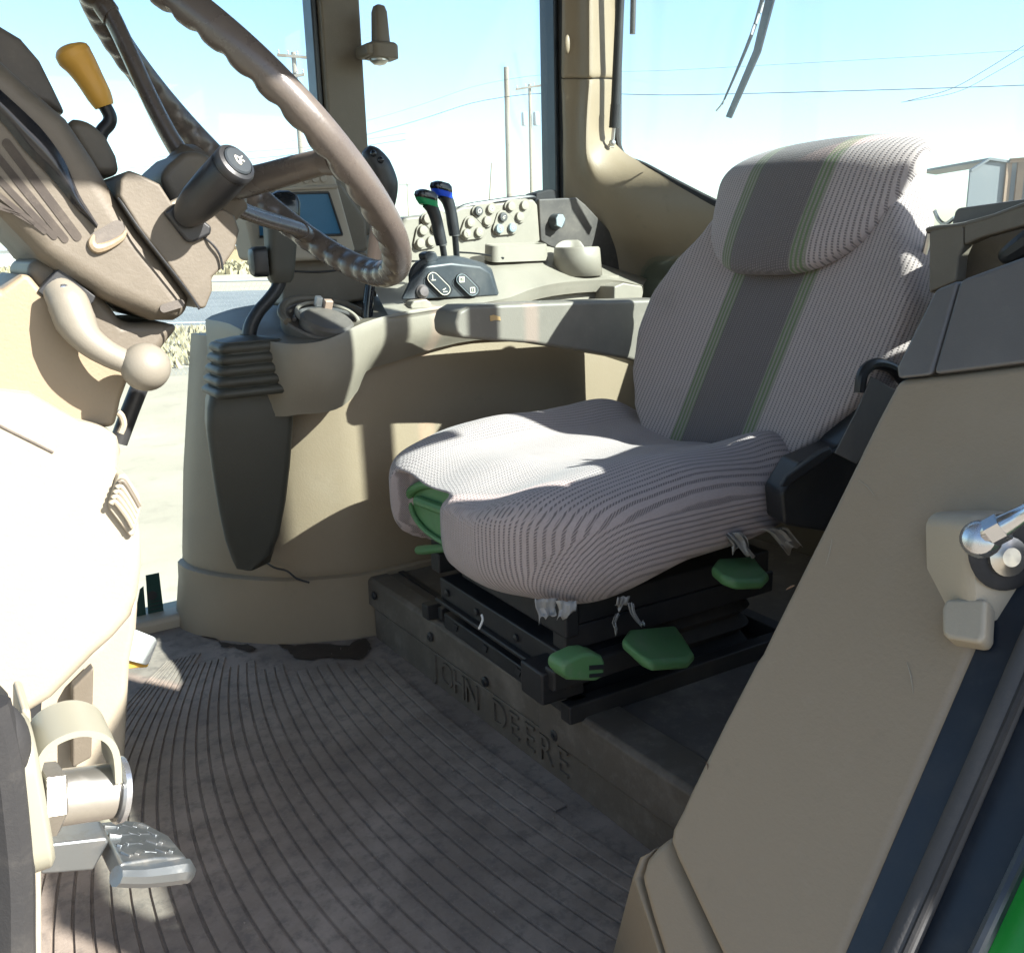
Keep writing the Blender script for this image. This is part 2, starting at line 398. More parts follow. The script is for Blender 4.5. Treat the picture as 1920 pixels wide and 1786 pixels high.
# chain-link fence
fc = thing('chain_link_fence', ge(-6, 15.8), 'thin grey chain-link fence between the dirt lot and the road', 'fence')
for i in range(9):
    l = -14+i*2.6; obj('post', lathe([(.03, 0), (.03, 1.62), (.034, 1.63), (.002, 1.68)], ge(l, 15.8), (0, 0, 1), 10), GALV, fc)
obj('top_rail', tube([ge(-14, 15.8, GZ+1.58), ge(6.8, 15.8, GZ+1.58)], .02, 8, 1), GALV, fc)
V, F = [], []
def wire3(a, b, r):
    a, b = Vector(a), Vector(b); t = (b-a).normalized(); s = t.cross(e2).normalized()*r; q = e2*r; k = len(V)
    V.extend([a+s, a-s*.5+q, a-s*.5-q, b+s, b-s*.5+q, b-s*.5-q]); F.extend([(k, k+1, k+4, k+3), (k+1, k+2, k+5, k+4), (k+2, k, k+3, k+5)])
fh = 1.55
for i in range(int(20.8/.085)):
    l = -14+i*.085
    if l+fh*.62 < 6.8:
        wire3(ge(l, 15.8, GZ+.02), ge(l+fh*.62, 15.8, GZ+fh), .0022); wire3(ge(l+fh*.62, 15.8, GZ+.02), ge(l, 15.8, GZ+fh), .0022)
o = obj('mesh_wires', (V, F), GALV, fc, smooth=False); o['kind'] = 'stuff'
# utility poles
def pole(px, py, D, r, label, arms=(), lean=0, trans=False):
    top = at(px, py, D=D); b = Vector((top.x+lean, top.y, GZ))
    t = thing('utility_pole', b, label, 'pole', 'utility poles along the road')
    obj('pole_shaft', loft([[b+(top-b)*s+Vector((cos(2*pi*k/12), sin(2*pi*k/12), 0))*r*(1.15-.3*s) for k in range(12)] for s in (0, .33, .66, 1)]), WOOD, t)
    for (dz, hl, tilt) in arms:
        c = top-Vector((0, 0, dz)); a = (e1*cos(tilt)+Vector((0, 0, 1))*sin(tilt))
        arm = obj('crossarm', obox(c-e2*.2, a*hl, e2*.06, Vector((0, 0, .07))), WOOD, t)
        for k in range(4):
            s = (-.9+k*.6)*hl
            obj('insulator', lathe([(.03, 0), (.06, .05), (.03, .1), (.06, .15), (.03, .2), (.0, .24)], c-e2*.2+a*s+Vector((0, 0, .07)), (0, 0, 1), 8), GALV, arm)
    if trans:
        for s in (-.45, .45):
            obj('transformer', lathe([(.0, 0), (.22, .02), (.24, .1), (.24, .9), (.2, 1.0), (0, 1.05)], top-Vector((0, 0, 3.0))+e1*s, (0, 0, 1), 14), GALV, t)
    return t, top
pA, tA = pole(949, 126, 48, .15, 'plain wooden utility pole standing nearest behind the switch panel')
pB, tB = pole(993, 158, 70, .14, 'wooden utility pole with crossarm and two grey transformers', ((.25, 1.1, .12),), 0, True)
pC, tC = pole(550, 98, 50, .15, 'wooden utility pole with two crossarms seen through the steering wheel', ((.25, .85, -.1), (1.25, .55, .12)))
pD, tD = pole(922, 305, 150, .16, 'distant thin utility pole leaning between the others', (), -1.6)
pE, tE = pole(763, 342, 170, .13, 'farthest faint utility pole left of the two black levers', ((.4, 1.5, 0),))
pF, tF = pole(24, 436, 110, .16, 'short distant pole below the instrument cover at far left', ())
def wire(pts, r, label):
    P = [at(x, y, D=d) for x, y, d in pts]
    return tag(obj('overhead_wire', tube(P, r, 6, 8), WIREM), label, 'wire', 'overhead wires')
wire([(300, 352, 120), (690, 252, 66), (946, 182, 48), (1300, 178, 44), (1920, 160, 40), (2300, 138, 38)], .016, 'thick dark overhead wire crossing behind the rear wiper')
wire([(300, 330, 120), (690, 226, 66), (946, 150, 48), (1300, 130, 46), (1920, 94, 42), (2300, 60, 40)], .007, 'thin upper overhead wire crossing near the wiper top')
wire([(60, 330, 70), (230, 316, 60), (556, 290, 50), (760, 262, 50)], .012, 'low overhead wire passing behind the steering wheel hub')
wire([(60, 308, 70), (240, 298, 60), (556, 278, 50), (760, 250, 50)], .008, 'slim overhead wire above the low one behind the wheel hub')
wire([(1700, 190, 30), (1780, 168, 28), (1850, 130, 26), (1960, 60, 24)], .009, 'faint drop wire curving up at the right of the rear window')
wire([(1690, 192, 30), (1790, 174, 28), (1870, 134, 26), (1980, 70, 24)], .007, 'lower of two faint drop wires at the right of the rear window')
# metal shed beyond the rear window
D0 = 40
sa = at(1806, 470, D=D0); sa.z = GZ
s1 = at(1874, 470, D=D0); s1.z = GZ
u_ = (s1-sa); wid = u_.length; u_.normalize(); w_ = Vector((-u_.y, u_.x, 0)); w_ = w_ if w_.dot(e2) > 0 else -w_
h_e = at(1806, 325, D=D0).z-GZ; h_r = at(1838, 304, D=D0).z-GZ; h_c = at(1874, 309, D=D0).z-GZ
sh = thing('metal_shed', sa+u_*wid/2, 'blue-grey sheet metal shed with orange corner trim beyond the rear window', 'shed')
Z = Vector((0, 0, 1))
obj('gable_wall', prism([sa, sa+u_*wid, sa+u_*wid+Z*h_c, sa+u_*wid*.47+Z*h_r, sa+Z*h_e], w_*.12), SHEDM, sh, smooth=False)
side = u_*.92+w_*-.38
side.normalize(); c0 = sa+u_*wid
obj('side_wall', prism([c0+side*.1, c0+side*7, c0+side*7+Z*(h_c+.25), c0+side*.1+Z*h_c], w_*.12), SHEDM, sh, smooth=False)
pk = sa+u_*wid*.47+Z*h_r
obj('roof', prism([sa+Z*h_e-w_*.1, pk-w_*.1, pk+Z*.1-w_*.1, sa+Z*(h_e+.1)-w_*.1], w_*.25), SHEDM, sh, smooth=False)
obj('roof', prism([pk-w_*.1, c0+Z*h_c-w_*.1, c0+Z*(h_c+.1)-w_*.1, pk+Z*.1-w_*.1], w_*7), SHEDM, sh, smooth=False)
obj('corner_trim', obox(c0-w_*.06+Z*h_c/2, u_*.11, w_*.05, Z*h_c/2), TRIMM, sh, smooth=False)
obj('corner_trim', obox(c0+side*.45-w_*.08+Z*h_c/2, side*.13, w_*.05, Z*h_c/2), TRIMM, sh, smooth=False)
obj('eave_trim', obox(c0+side*3.5-w_*.1+Z*(h_c+.2), side*3.5+Z*.12, w_*.06, Z*.09), TRIMM, sh, smooth=False)
for k in range(5): obj('wall_rib', obox(c0+side*(.75+k*.17)-w_*.05+Z*h_c*.45, side*.03, w_*.04, Z*h_c*.42), GALV, sh, smooth=False)
obj('door', obox(c0+side*2.1-w_*.08+Z*h_c*.4, side*.55, w_*.05, Z*h_c*.36), WHITE, sh, smooth=False)
bl = thing('warehouse', ge(-45, 210), 'long low tan building on the horizon beyond the road', 'building')
obj('wall', obox(ge(-45, 210, GZ+1.6), e1*18, e2*6, Z*1.6), TANB, bl, smooth=False)
obj('roof', prism([ge(-63.5, 203.5, GZ+3.2), ge(-63.5, 216.5, GZ+3.2), ge(-63.5, 210, GZ+4.0)], e1*37), WHITE, bl, smooth=False)
b2 = thing('warehouse', ge(-118, 230), 'pale distant shed at the far left horizon', 'building')
obj('wall', obox(ge(-118, 230, GZ+1.8), e1*16, e2*6, Z*1.8), WHITE, b2, smooth=False)
obj('roof', prism([ge(-135, 223.5, GZ+3.6), ge(-135, 236.5, GZ+3.6), ge(-135, 230, GZ+4.8)], e1*34), GALV, b2, smooth=False)

# ================================================================== CAB SHELL
RZ = 1.72
struct(obj('cab_floor', box((-.5, .36, -.09), (1.62, 1.99, -.004)), RUBMAT, bevel=.004))
floor_rib_parent = bpy.data.objects['cab_floor']
def rib_curve(x0):
    q = x0-.17; Y0 = .95+q*.55; k = max(.10, .36-q*.42)
    return [(x0+k*(y-Y0)**2, y) for y in [.62+1.26*i/26 for i in range(27)]]
def console_front(x, y):    # inside the console footprint (kept clear of ribs)
    return hypot((x-.80)/.44, (y-1.98)/.40) < 1.13
for i in range(32):
    x0 = -.05+i*.0236; a = rib_curve(x0); b = rib_curve(x0+.0207)
    rows = []
    for (p, q) in zip(a, b):
        if q[0] > .672 or (p[1] > 1.50+.0*x0 and console_front(p[0]-.03, p[1]+.05)):
            if rows and p[1] > 1.2: break
            continue
        rows.append([(p[0], p[1], -.004), (p[0]+.001, p[1], -.0008), (q[0]-.001, q[1], -.0008), (q[0], q[1], -.004)])
    if len(rows) > 2: obj('rib', grid(rows), RUBMAT, floor_rib_parent, smooth=False)
struct(obj('cab_roof', box((-.5, .33, RZ), (1.60, 2.02, RZ+.1)), TAUPE, bevel=.02))  # out of view; height and dark colour set for the light in the cab
struct(obj('door_sun_block', box((1.032, .335, 1.25), (1.335, .40, RZ-.002)), CABFRAME, bevel=.01))  # added out of view to keep sun off the console pod and lever housing
struct(obj('ceiling_sun_block', box((-.45, .34, 1.335), (1.03, 1.45, RZ-.004)), TAUPE, bevel=.02))  # unseen low ceiling block, added to shade the steering wheel from the sun
# right wall
YW = 1.95
struct(obj('right_wall_sill', box((-.5, YW-.05, -.06), (1.6, YW+.05, .022)), BEIGE_L, bevel=.012))
def pane(name, pts, off, label):
    o = obj(name, prism(pts, off), GLASS, smooth=False); return tag(o, label, 'window')
xp0 = at(614, 200, Y=1.90).x; xp1 = at(687, 200, Y=1.90).x; xs0 = at(1036, 200, Y=1.93).x
pane('window_pane', [(-.45, YW, .02), (xp0, YW, .02), (xp0, YW, RZ+.01), (-.45, YW, RZ+.01)], (0, .005, 0), 'large front side window pane behind the steering wheel')
pane('window_pane', [(xp1, YW, .02), (xs0+.02, YW, .02), (xs0+.02, YW, RZ+.01), (xp1, YW, RZ+.01)], (0, .005, 0), 'side window pane above the switch panel')
pp = thing('window_pillar', ((xp0+xp1)/2, YW, 0), 'upright beige pillar between the two side windows', 'pillar')
obj('post', prism([(xp0, 1.90, .02), (xp1, 1.90, .02), (xp1, 1.965, .02), (xp0, 1.965, .02)], (0, 0, RZ-.01)), TAUPE, pp, bevel=.006)
obj('seal', box((xp0-.014, 1.915, .02), (xp0-.001, 1.962, RZ+.01)), CABFRAME, pp, bevel=.003)
rs = thing('window_seal', (xs0, YW, .6), 'black rubber seal at the rear edge of the side window', 'seal')
obj('seal_strip', prism([(xs0, 1.92, .6), (xs0+.012, 1.92, .6), (xs0+.012, 1.98, .6), (xs0, 1.98, .6)], (0, 0, RZ-.58)), CABFRAME, rs, bevel=.003)
obj('seal_strip', prism([(xs0+.013, 1.905, .6), (xs0+.03, 1.905, .6), (xs0+.03, 1.98, .6), (xs0+.013, 1.98, .6)], (0, 0, RZ-.58)), RUBBER, rs, bevel=.003)
# rear right corner pillar and rear wall moulding
def prow(spec): return [at(px, py, **{pl: v}) for px, py, pl, v in spec]
pil = thing('rear_corner_pillar', (1.5, 1.9, .2), 'beige moulded rear corner pillar beside the gas strut', 'pillar')
XR = 1.55
def pil_row(a, b_, c, f_, w=0.0, k=0.0):
    P0, P1, P2, P3 = prow([(a[0]-5, a[1], 'Y', 1.93), (*a, 'Y', 1.90+k), (*b_, 'Y', 1.872+k-.03*w), (*c, 'Y', 1.842+k-.07*w)])
    P6 = at(*f_, X=XR+k); P4 = P3.lerp(P6, .3); P5 = P3.lerp(P6, .72)
    bl = Vector((-.012, -.012, 0))*(1-w)*.5
    return [P0, P1, P2, P3, P4+bl, P5+bl, P6]
obj('upper_cover', grid(smooth_rows([pil_row((1056, y), (1084, y), (1105, y), (1156, y), 0, (.004 if y > 145 else 0)) for y in (-160, -60, 0, 60, 110, 140, 147)], 4)), BEIGE, pil)
lo_rows = []
lo = [(150, (1056, 150), (1085, 150), (1105, 151), (1153, 152), .004), (153, (1056, 153), (1085, 153), (1105, 154), (1153, 155), 0),
      (205, (1057, 205), (1083, 205), (1101, 206), (1152, 205), 0), (255, (1058, 255), (1083, 256), (1099, 258), (1151, 250), 0),
      (285, (1058, 290), (1084, 292), (1101, 297), (1162, 278), 0), (310, (1059, 330), (1090, 335), (1116, 343), (1204, 306), 0),
      (340, (1060, 370), (1105, 378), (1146, 392), (1262, 337), 0), (380, (1062, 410), (1125, 425), (1182, 445), (1335, 377), 0),
      (430, (1064, 470), (1150, 485), (1220, 505), (1410, 418), 0), (520, (1066, 600), (1160, 610), (1240, 620), (1500, 480), 0),
      (700, (1068, 800), (1160, 800), (1240, 800), (1560, 620), 0)]
for y, a, b_, c, f_, k in lo: lo_rows.append(pil_row(a, b_, c, f_, ss(285, 430, y), k))
obj('lower_cover', grid(smooth_rows(lo_rows, 4)), BEIGE, pil)
obj('joint_backing', grid(smooth_rows([[p+Vector((.004, .004, 0)) for p in pil_row((1056, y), (1084, y), (1105, y), (1155, y), 0, .004)] for y in (130, 150, 170)], 4)), TAUPE, pil)
q = at(1065, 84, Y=1.89)
obj('screw_cap', ball(q, 1, 16, 10, (.0105, .006, .022)), BEIGE, pil)
# rear window
pane('rear_window_pane', [(XR+.02, .42, .5), (XR+.02, 1.93, .5), (XR+.02, 1.93, RZ+.01), (XR+.02, .42, RZ+.01)], (.005, 0, 0), 'wide rear window pane behind the seat')
sp = [(1168, -160), (1164, 0), (1160, 120), (1156, 220), (1158, 268), (1172, 296), (1210, 312), (1262, 340), (1340, 380), (1420, 415), (1500, 470), (1560, 515)]
tag(obj('rear_window_seal', tube([at(x, y, X=XR+.005) for x, y in sp], .0085, 8, 4), RUBBER), 'black rubber seal curving around the rear window corner', 'seal')
# gas strut on the pillar
gs = thing('gas_strut', at(1147, 268, X=1.515), 'slim black gas strut mounted upright on the rear corner pillar', 'gas strut')
obj('cylinder', tube([at(1168, -120, X=1.51), at(1160, 60, X=1.51), at(1153, 205, X=1.51)], .0105, 16, 2), BLACK, gs)
obj('end_collar', tube([at(1154, 196, X=1.51), at(1151, 240, X=1.51)], .0122, 16, 1), BLACK, gs)
obj('rod', tube([at(1151, 240, X=1.51), at(1149, 262, X=1.512)], .0045, 10, 1), STEEL, gs)
obj('ball_joint', ball(at(1148, 268, X=1.512), .0085, 14, 10), STEEL, gs)
obj('mount_bracket', obox(at(1142, 274, X=1.522), (.008, 0, 0), (0, .012, 0), (0, 0, .005)), ZINC, gs, bevel=.002)
tag(obj('hinge_bar', tube([at(1189, -80, X=1.6), at(1186, 64, X=1.6)], .007, 12, 1), BLACK), 'short black bar hanging at the top of the rear window', 'bar')
# rear wiper
wp = thing('rear_wiper', at(1440, -60, X=1.6), 'dark rear window wiper hanging diagonally across the glass', 'wiper')
obj('blade', prism([at(1452, -50, X=1.605), at(1441, -30, X=1.605), at(1412, 95, X=1.605), at(1360, 219, X=1.605), at(1369, 222, X=1.605), at(1424, 98, X=1.605), at(1462, -45, X=1.605)], (.006, 0, 0)), BLACK, wp, bevel=.001)
obj('arm', tube([at(1444, -60, X=1.63), at(1418, 40, X=1.63), at(1388, 118, X=1.628), at(1354, 196, X=1.62)], [.005, .0045, .0035, .002], 8, 3), BLACK, wp)
obj('arm_hook', tube([at(1358, 188, X=1.62), at(1350, 200, X=1.62), at(1343, 208, X=1.62)], .0022, 8, 3), STEEL, wp)
for k in range(4):
    t = k/3; c = at(1438-26*t, -6+62*t, X=1.618)
    obj('link_slot', obox(c, (.003, 0, 0), (at(1440, 0, X=1.6)-at(1412, 90, X=1.6)).normalized()*.008, Vector((0, 0, .002))), GALV, wp)
# bracket on the pillar
hk = thing('pillar_bracket', at(705, 108, Y=1.86), 'taupe plastic bracket with upright peg on the window pillar', 'bracket')
q = at(715, 98, Y=1.85)
obj('arm', obox(at(700, 98, Y=1.86), (.028, 0, 0), (0, .03, 0), (0, 0, .012)), TAUPE, hk, bevel=.006)
obj('block', loft([[q+Vector((x, y, z)) for x, y in rrect(.03-.004*i, .026-.004*i, .012)] for i, z in ((0, -.014), (0, .012), (1, .017))]), TAUPE, hk, bevel=.002)
obj('peg', loft([[q+Vector((x, y, z)) for x, y in rrect(w, w, w*.45)] for w, z in ((.0165, .012), (.0155, .03), (.0135, .075), (.010, .086), (.004, .089))]), TAUPE, hk)
obj('clamp_nut', lathe([(.019, .0), (.019, .006), (.012, .012), (.004, .014)], q+Vector((-.006, 0, -.012)), (0, 0, -1), 18), ZINC, hk)
# front closing wall and front pillars (outside the frame, they shade the cab)
rw = thing('rear_wall', (1.53, 1.2, 0), 'shadowed rear cab wall below the rear window', 'wall')
obj('panel', box((1.50, .45, -.05), (1.53, 1.93, .60)), TAUPE, rw, bevel=.01)
dr = thing('cab_door', (1.06, .0, -.1), 'black cab door swung open outward from the left doorway', 'door')
obj('solid_shade_panel', box((1.05, -.62, -.1), (1.09, .31, 1.24)), CABFRAME, dr, bevel=.01)  # out of view; solid part made tall enough to shade the floor
obj('frame', join(box((1.05, -.62, 1.241), (1.09, -.57, 1.36)), box((1.05, .27, 1.241), (1.09, .31, 1.36)), box((1.05, -.62, 1.361), (1.09, .31, 1.40))), CABFRAME, dr)
obj('pane', box((1.067, -.569, 1.242), (1.072, .269, 1.36)), GLASS, dr, smooth=False)
lw = thing('left_rear_shade_wall', (1.2, .4, -.1), 'unseen left rear cab wall, its height set to shade the seat', 'wall')
obj('wall', box((1.0, .36, -.1), (1.6, .44, .85)), CABFRAME, lw, bevel=.01)  # added out of view; height set to shade the seat's left side
obj('wall_trim', box((1.0, .442, .1), (1.6, .46, .862)), BEIGE, lw, bevel=.008)
pane('quarter_window_pane', [(1.05, .40, .9), (1.55, .40, .9), (1.55, .40, RZ+.01), (1.05, .40, RZ+.01)], (0, .005, 0), 'left quarter window pane above the storage tray')
struct(obj('front_wall', box((-.52, .36, -.09), (-.44, 1.99, .35)), BEIGE, bevel=.01))
pane('windshield_pane', [(-.48, .4, .35), (-.48, 1.95, .35), (-.48, 1.95, RZ+.01), (-.48, .4, RZ+.01)], (.005, 0, 0), 'front windshield pane ahead of the steering wheel')
for y, lb in ((.37, 'black front door post left of the steering column'), (1.98, 'black front corner post on the far side')):
    tag(obj('cab_post', box((-.52, y-.03, .0), (-.45, y+.03, RZ+.02)), CABFRAME, bevel=.006), lb, 'post')
tag(obj('cab_post', box((1.452, .36, .5), (1.487, .42, RZ+.02)), CABFRAME, bevel=.006), 'black rear corner post behind the storage tray', 'post')  # out of view; position set by where its shadow falls
tag(obj('cab_post', box((1.53, 1.93, .4), (1.62, 2.0, RZ+.02)), CABFRAME, bevel=.006), 'black outer post behind the rear corner pillar', 'post')

# ================================================================== SEAT PLATFORM
pf = thing('seat_platform', (1.05, 1.1, 0), 'low grey seat platform with embossed lettering on its dusty front', 'platform')
obj('riser', box((.706, .46, -.02), (1.5, 1.64, .118)), PLAT, pf, bevel=.006)
obj('front_strip', prism([(.695, 1.632, .064), (.696, 1.632, .116), (.703, 1.632, .123), (.738, 1.632, .1235), (.738, 1.632, .064)], (0, -.62, 0)), PLAT, pf, bevel=.003)
obj('front_bracket', prism([(.691, 1.010, .060), (.691, 1.010, .122), (.698, 1.010, .1285), (.757, 1.010, .1285), (.757, 1.010, .06)], (0, -.53, 0)), PLAT, pf, bevel=.003)
obj('lower_face', box((.701, .47, -.01), (.708, 1.60, .058)), PLAT, pf, bevel=.002)
for k_, ch in enumerate('JOHN DEERE'):
    if ch != ' ': text_mesh('letter', ch, .062, (.7005, 1.345-k_*.0425, .029), (0, -1, 0), (0, 0, 1), PLAT, pf, .003)
for px, py in ((703, 1116), (808, 1193), (911, 1277), (1042, 1377)):
    c = at(px, py, X=.694)
    b_ = obj('bolt', lathe([(.0085, 0), (.0085, .0035), (.006, .005), (.0, .0055)], c, (-1, 0, 0), 14), SUSP, pf)
    obj('bolt_socket', lathe([(.004, 0), (.004, .0066), (.0, .0064)], c, (-1, 0, 0), 6), BLACK, b_)
obj('deck_mat', prism([at(x, y, Z=.119) for x, y in ((1108, 1330), (1395, 1222), (1470, 1200), (1480, 1260), (1330, 1490), (1262, 1440), (1195, 1390), (1105, 1345))], (0, 0, .005)), plastic('worn_deck_mat', (.085, .075, .066), .7, .6, 300, .5), pf, bevel=.002)
obj('deck_seam', prism([at(x, y, Z=.119) for x, y in ((730, 1062), (740, 1060), (1010, 1235), (1002, 1240))], (0, 0, .002)), BLACK, pf)
obj('deck_seam', prism([at(x, y, Z=.119) for x, y in ((1080, 1318), (1088, 1312), (1460, 1170), (1460, 1180))], (0, 0, .002)), BLACK, pf)
c = at(1048, 1298, Z=.124)
obj('hex_bolt', loft([[c+Vector((cos(k*pi/3), sin(k*pi/3), 0))*r+Vector((0, 0, z)) for k in range(6)] for r, z in ((.010, -.004), (.010, .008), (.008, .0105))]), SUSP, pf, smooth=False)

random.seed(5)
def stain(pts, mat, lab):
    P = cat([at(x+random.uniform(-9, 9), y+random.uniform(-5, 5), Z=-.0004) for i_ in range(len(pts)) for x, y in (pts[i_], ((pts[i_][0]+pts[(i_+1) % len(pts)][0])/2, (pts[i_][1]+pts[(i_+1) % len(pts)][1])/2))], 4, True)
    return tag(obj('floor_stain', prism([p+Vector((random.uniform(-.003, .003), random.uniform(-.004, .004), 0)) for p in P], (0, 0, .0004)), mat, smooth=False), lab, 'stain')
STAIN = plastic('oily_stain', (.028, .02, .015), .5, .4, 200, .5, (.07, .055, .045), .4, 40)
stain([(520, 1206), (560, 1204), (640, 1208), (690, 1200), (700, 1222), (660, 1238), (600, 1236), (550, 1228)], STAIN, 'dark oily stain on the floor below the console, right one')
stain([(385, 1192), (430, 1202), (470, 1206), (480, 1214), (455, 1216), (420, 1208)], STAIN, 'smaller dark oily stain on the floor below the console, left one')

# ================================================================== DRIVER SEAT
SO = Vector((.895, 1.145, 0)); SA = radians(2)
sx = Vector((cos(SA), -sin(SA), 0)); sy = Vector((sin(SA), cos(SA), 0)); sz = Vector((0, 0, 1))
def sw(x, y, z): return SO+sx*x+sy*y+sz*z
st = thing('driver_seat', SO+sz*.12, 'purple-grey ribbed fabric driver seat with green stripes and torn hem', 'seat')
def cube_grid(N):
    V, F, idx = [], [], {}
    def vid(p):
        k = tuple(round(c*N) for c in p)
        if k not in idx: idx[k] = len(V); V.append(p)
        return idx[k]
    for ax in range(3):
        for s in (-1, 1):
            for i in range(N):
                for j in range(N):
                    q = []
                    for (di, dj) in ((0, 0), (1, 0), (1, 1), (0, 1)):
                        a = -1+2*(i+di)/N; b = -1+2*(j+dj)/N
                        p = [0, 0, 0]; p[ax] = s; p[(ax+1) % 3] = a; p[(ax+2) % 3] = b
                        q.append(vid(tuple(p)))
                    F.append(tuple(q) if s > 0 else tuple(reversed(q)))
    return V, F
CV, CFc = cube_grid(44)
verts, uvs = [], []
for a, b, c in CV:
    n = 3.5; m = (abs(a)**n+abs(b)**n+abs(c)**n)**(1/n); a, b, c = a/m, b/m, c/m
    n2 = 4.0; pl = (abs(a)**n2+abs(b)**n2)**(1/n2)
    if pl > 1: a, b = a/pl, b/pl                      # round the plan corners
    x = a*.292-.002; y = b*.285
    front = ss(.0, -.24, x)
    z = .374+c*.070
    ay = abs(y)
    if c > 0:
        z += c*(.034*ss(.10, .215, ay)-.010*(1-ss(.0, .14, ay))*(1-front))*(1-.25*front)
        z -= c*.014*ss(-.12, -.285, x)*ss(.0, .5, c)          # waterfall front
        z += c*.022*ss(.10, .22, x)*ss(.12, .22, ay)          # bolsters rise to the backrest
    else:
        lobe = ss(-.02, -.2, x)
        z += c*.044*lobe
        z += -c*.05*ss(-.02, .22, x)                           # hem rises to the rear
    if x < -.14:
        wn_ = ss(-.100, -.080, y-.062)*(1-ss(.080, .100, y-.062))*ss(.412, .398, z)
        x += .11*wn_*ss(-.17, -.25, x)
    bulge = 1-abs(c)**2
    y += (1 if y > 0 else -1)*.010*bulge*ss(.2, .25, ay)
    z += .0025*sin(x*31+y*17)+.002*sin(y*43-x*11)
    verts.append(sw(x, y, z))
    sx_ = 1 if y > 0 else -1
    dx = max(0, (-.115-x))/.165; dz = max(0, (z-.17))/.24
    rho = min(1, (dx**3+dz**3)**(1/3))
    uvs.append((sx_*(ay+(1-rho)*.23*ss(.17, .25, ay)), x-z+.0))
cushion = obj('cushion', (verts, CFc), FABRIC_C, st, uv=uvs, ang=180)
# backrest
def pillow(t_list, cfun, wfun, th, wing, m=3.0, n=72, edge=.04):
    rings = []
    for t in t_list:
        C = cfun(t); w, k = wfun(t); pts = []
        for i in range(n):
            a = 2*pi*i/n-pi/2
            cy = abs(cos(a))**(2/m)*(1 if cos(a) > 0 else -1); cx = abs(sin(a))**(2/m)*(1 if sin(a) > 0 else -1)
            fr = ss(.3, -.6, cx)
            x = cx*th*k*.5-wing*abs(cy)**3.2*(.35+.65*fr)*k
            pts.append(C+sx*x+sy*(cy*w))
        rings.append(pts)
    return rings
def interp(tab, t):
    for (a, va), (b, vb) in zip(tab, tab[1:]):
        if t <= b:
            s = (t-a)/(b-a); s = s*s*(3-2*s)*.5+s*.5; return va+(vb-va)*s
    return tab[-1][1]
BT = [-.06, -.045, -.02, .01, .05]+[.08+.84*i/28 for i in range(29)]+[.95, .98, 1.0, 1.015]
bw = [(-.06, .07), (-.02, .115), (.05, .162), (.15, .215), (.28, .258), (.42, .282), (.54, .282), (.65, .256), (.78, .205), (.95, .15), (1.02, .11)]
def bc(t): return sw(.235+.19*t+.02*t*t, -.075-.035*t, .405+.475*t)
def bwf(t):
    k = 1 if 0.02 < t < .96 else (sqrt(max(.02, 1-((.02-t)/.082)**2)) if t <= .02 else sqrt(max(.02, 1-((t-.96)/.058)**2)))
    return interp(bw, t), k
rings = pillow(BT, bc, bwf, .125, .048)
V, F = loft(rings); uvs = []
for i, r in enumerate(rings):
    n = len(r); acc = {0: 0.0}; d = 0
    for k in range(1, n//2+1): d += (r[k]-r[k-1]).length; acc[k] = d
    d = 0; prev = r[0]
    for k in range(n-1, n//2, -1): d -= (r[k]-prev).length; prev = r[k]; acc[k] = d
    for k in range(n): uvs.append((acc[k], BT[i]*.52))
obj('backrest', (V, F), FABRIC, st, uv=uvs, ang=180)
# padded headrest strapped over the top of the backrest
bt_ = (bc(.95)-bc(.6)).normalized(); bn_ = sy.cross(bt_).normalized(); bn_ = bn_ if bn_.x < 0 else -bn_
hc0 = bc(.80)+bn_*.086
verts, uvs = [], []
HV, HF = cube_grid(26)
for a, b, c in HV:
    n = 3.0; m = (abs(a)**n+abs(b)**n+abs(c)**n)**(1/n); a, b, c = a/m, b/m, c/m
    n2 = 3.8; q2 = (abs(b)**n2+abs(c)**n2)**(1/n2)
    if q2 > 1: b, c = b/q2, c/q2
    y = b*(.184+.040*c-.03*max(0, -c-.5)); v = c*.130; w = a*.027
    w -= .085*max(0, c-.25)**2*1.5+.022*b*b              # curls back over the top and around the sides
    v -= .03*max(0, c-.7)*0
    verts.append(hc0+sy*y+bt_*v+bn_*w); uvs.append((y, v))
obj('headrest', (verts, HF), FABRIC, st, uv=uvs, ang=180, label='padded headrest cushion strapped over the top of the backrest')
obj('back_shell', loft([[bc(t)+sx*.07+sx*(cx*.03)+sy*(cy*w) for cx, cy in [(cos(a)*.9, sin(a)) for a in [2*pi*k/32 for k in range(32)]]] for t, w in ((-.12, .15), (-.05, .205), (.2, .245), (.45, .235), (.62, .17), (.70, .10))]), BLACK, st)
# rear hardware seen beside the seat
obj('recliner_cover', prism([at(x, y, Y=.80) for x, y in ((1470, 985), (1466, 925), (1500, 868), (1572, 838), (1640, 720), (1690, 640), (1745, 560), (1790, 560), (1740, 690), (1640, 880), (1560, 1000))], (.02, .05, 0)), BLACK, st, bevel=.006)
obj('belt_strap', prism([at(x, y, Y=.765) for x, y in ((1566, 850), (1612, 760), (1634, 706), (1690, 738), (1652, 800), (1606, 870))], (.003, .004, 0)), STRAPM, st, bevel=.001)
obj('belt_buckle', prism([at(x, y, Y=.76) for x, y in ((1462, 915), (1475, 893), (1540, 846), (1558, 838), (1562, 850), (1545, 866), (1478, 912))], (.01, .012, 0)), BLACK, st, bevel=.003)
obj('belt_guide', tube([at(x, y, Y=.775) for x, y in ((1612, 735), (1618, 700), (1640, 682), (1672, 690), (1692, 712))], .008, 10, 4), BLACK, st)
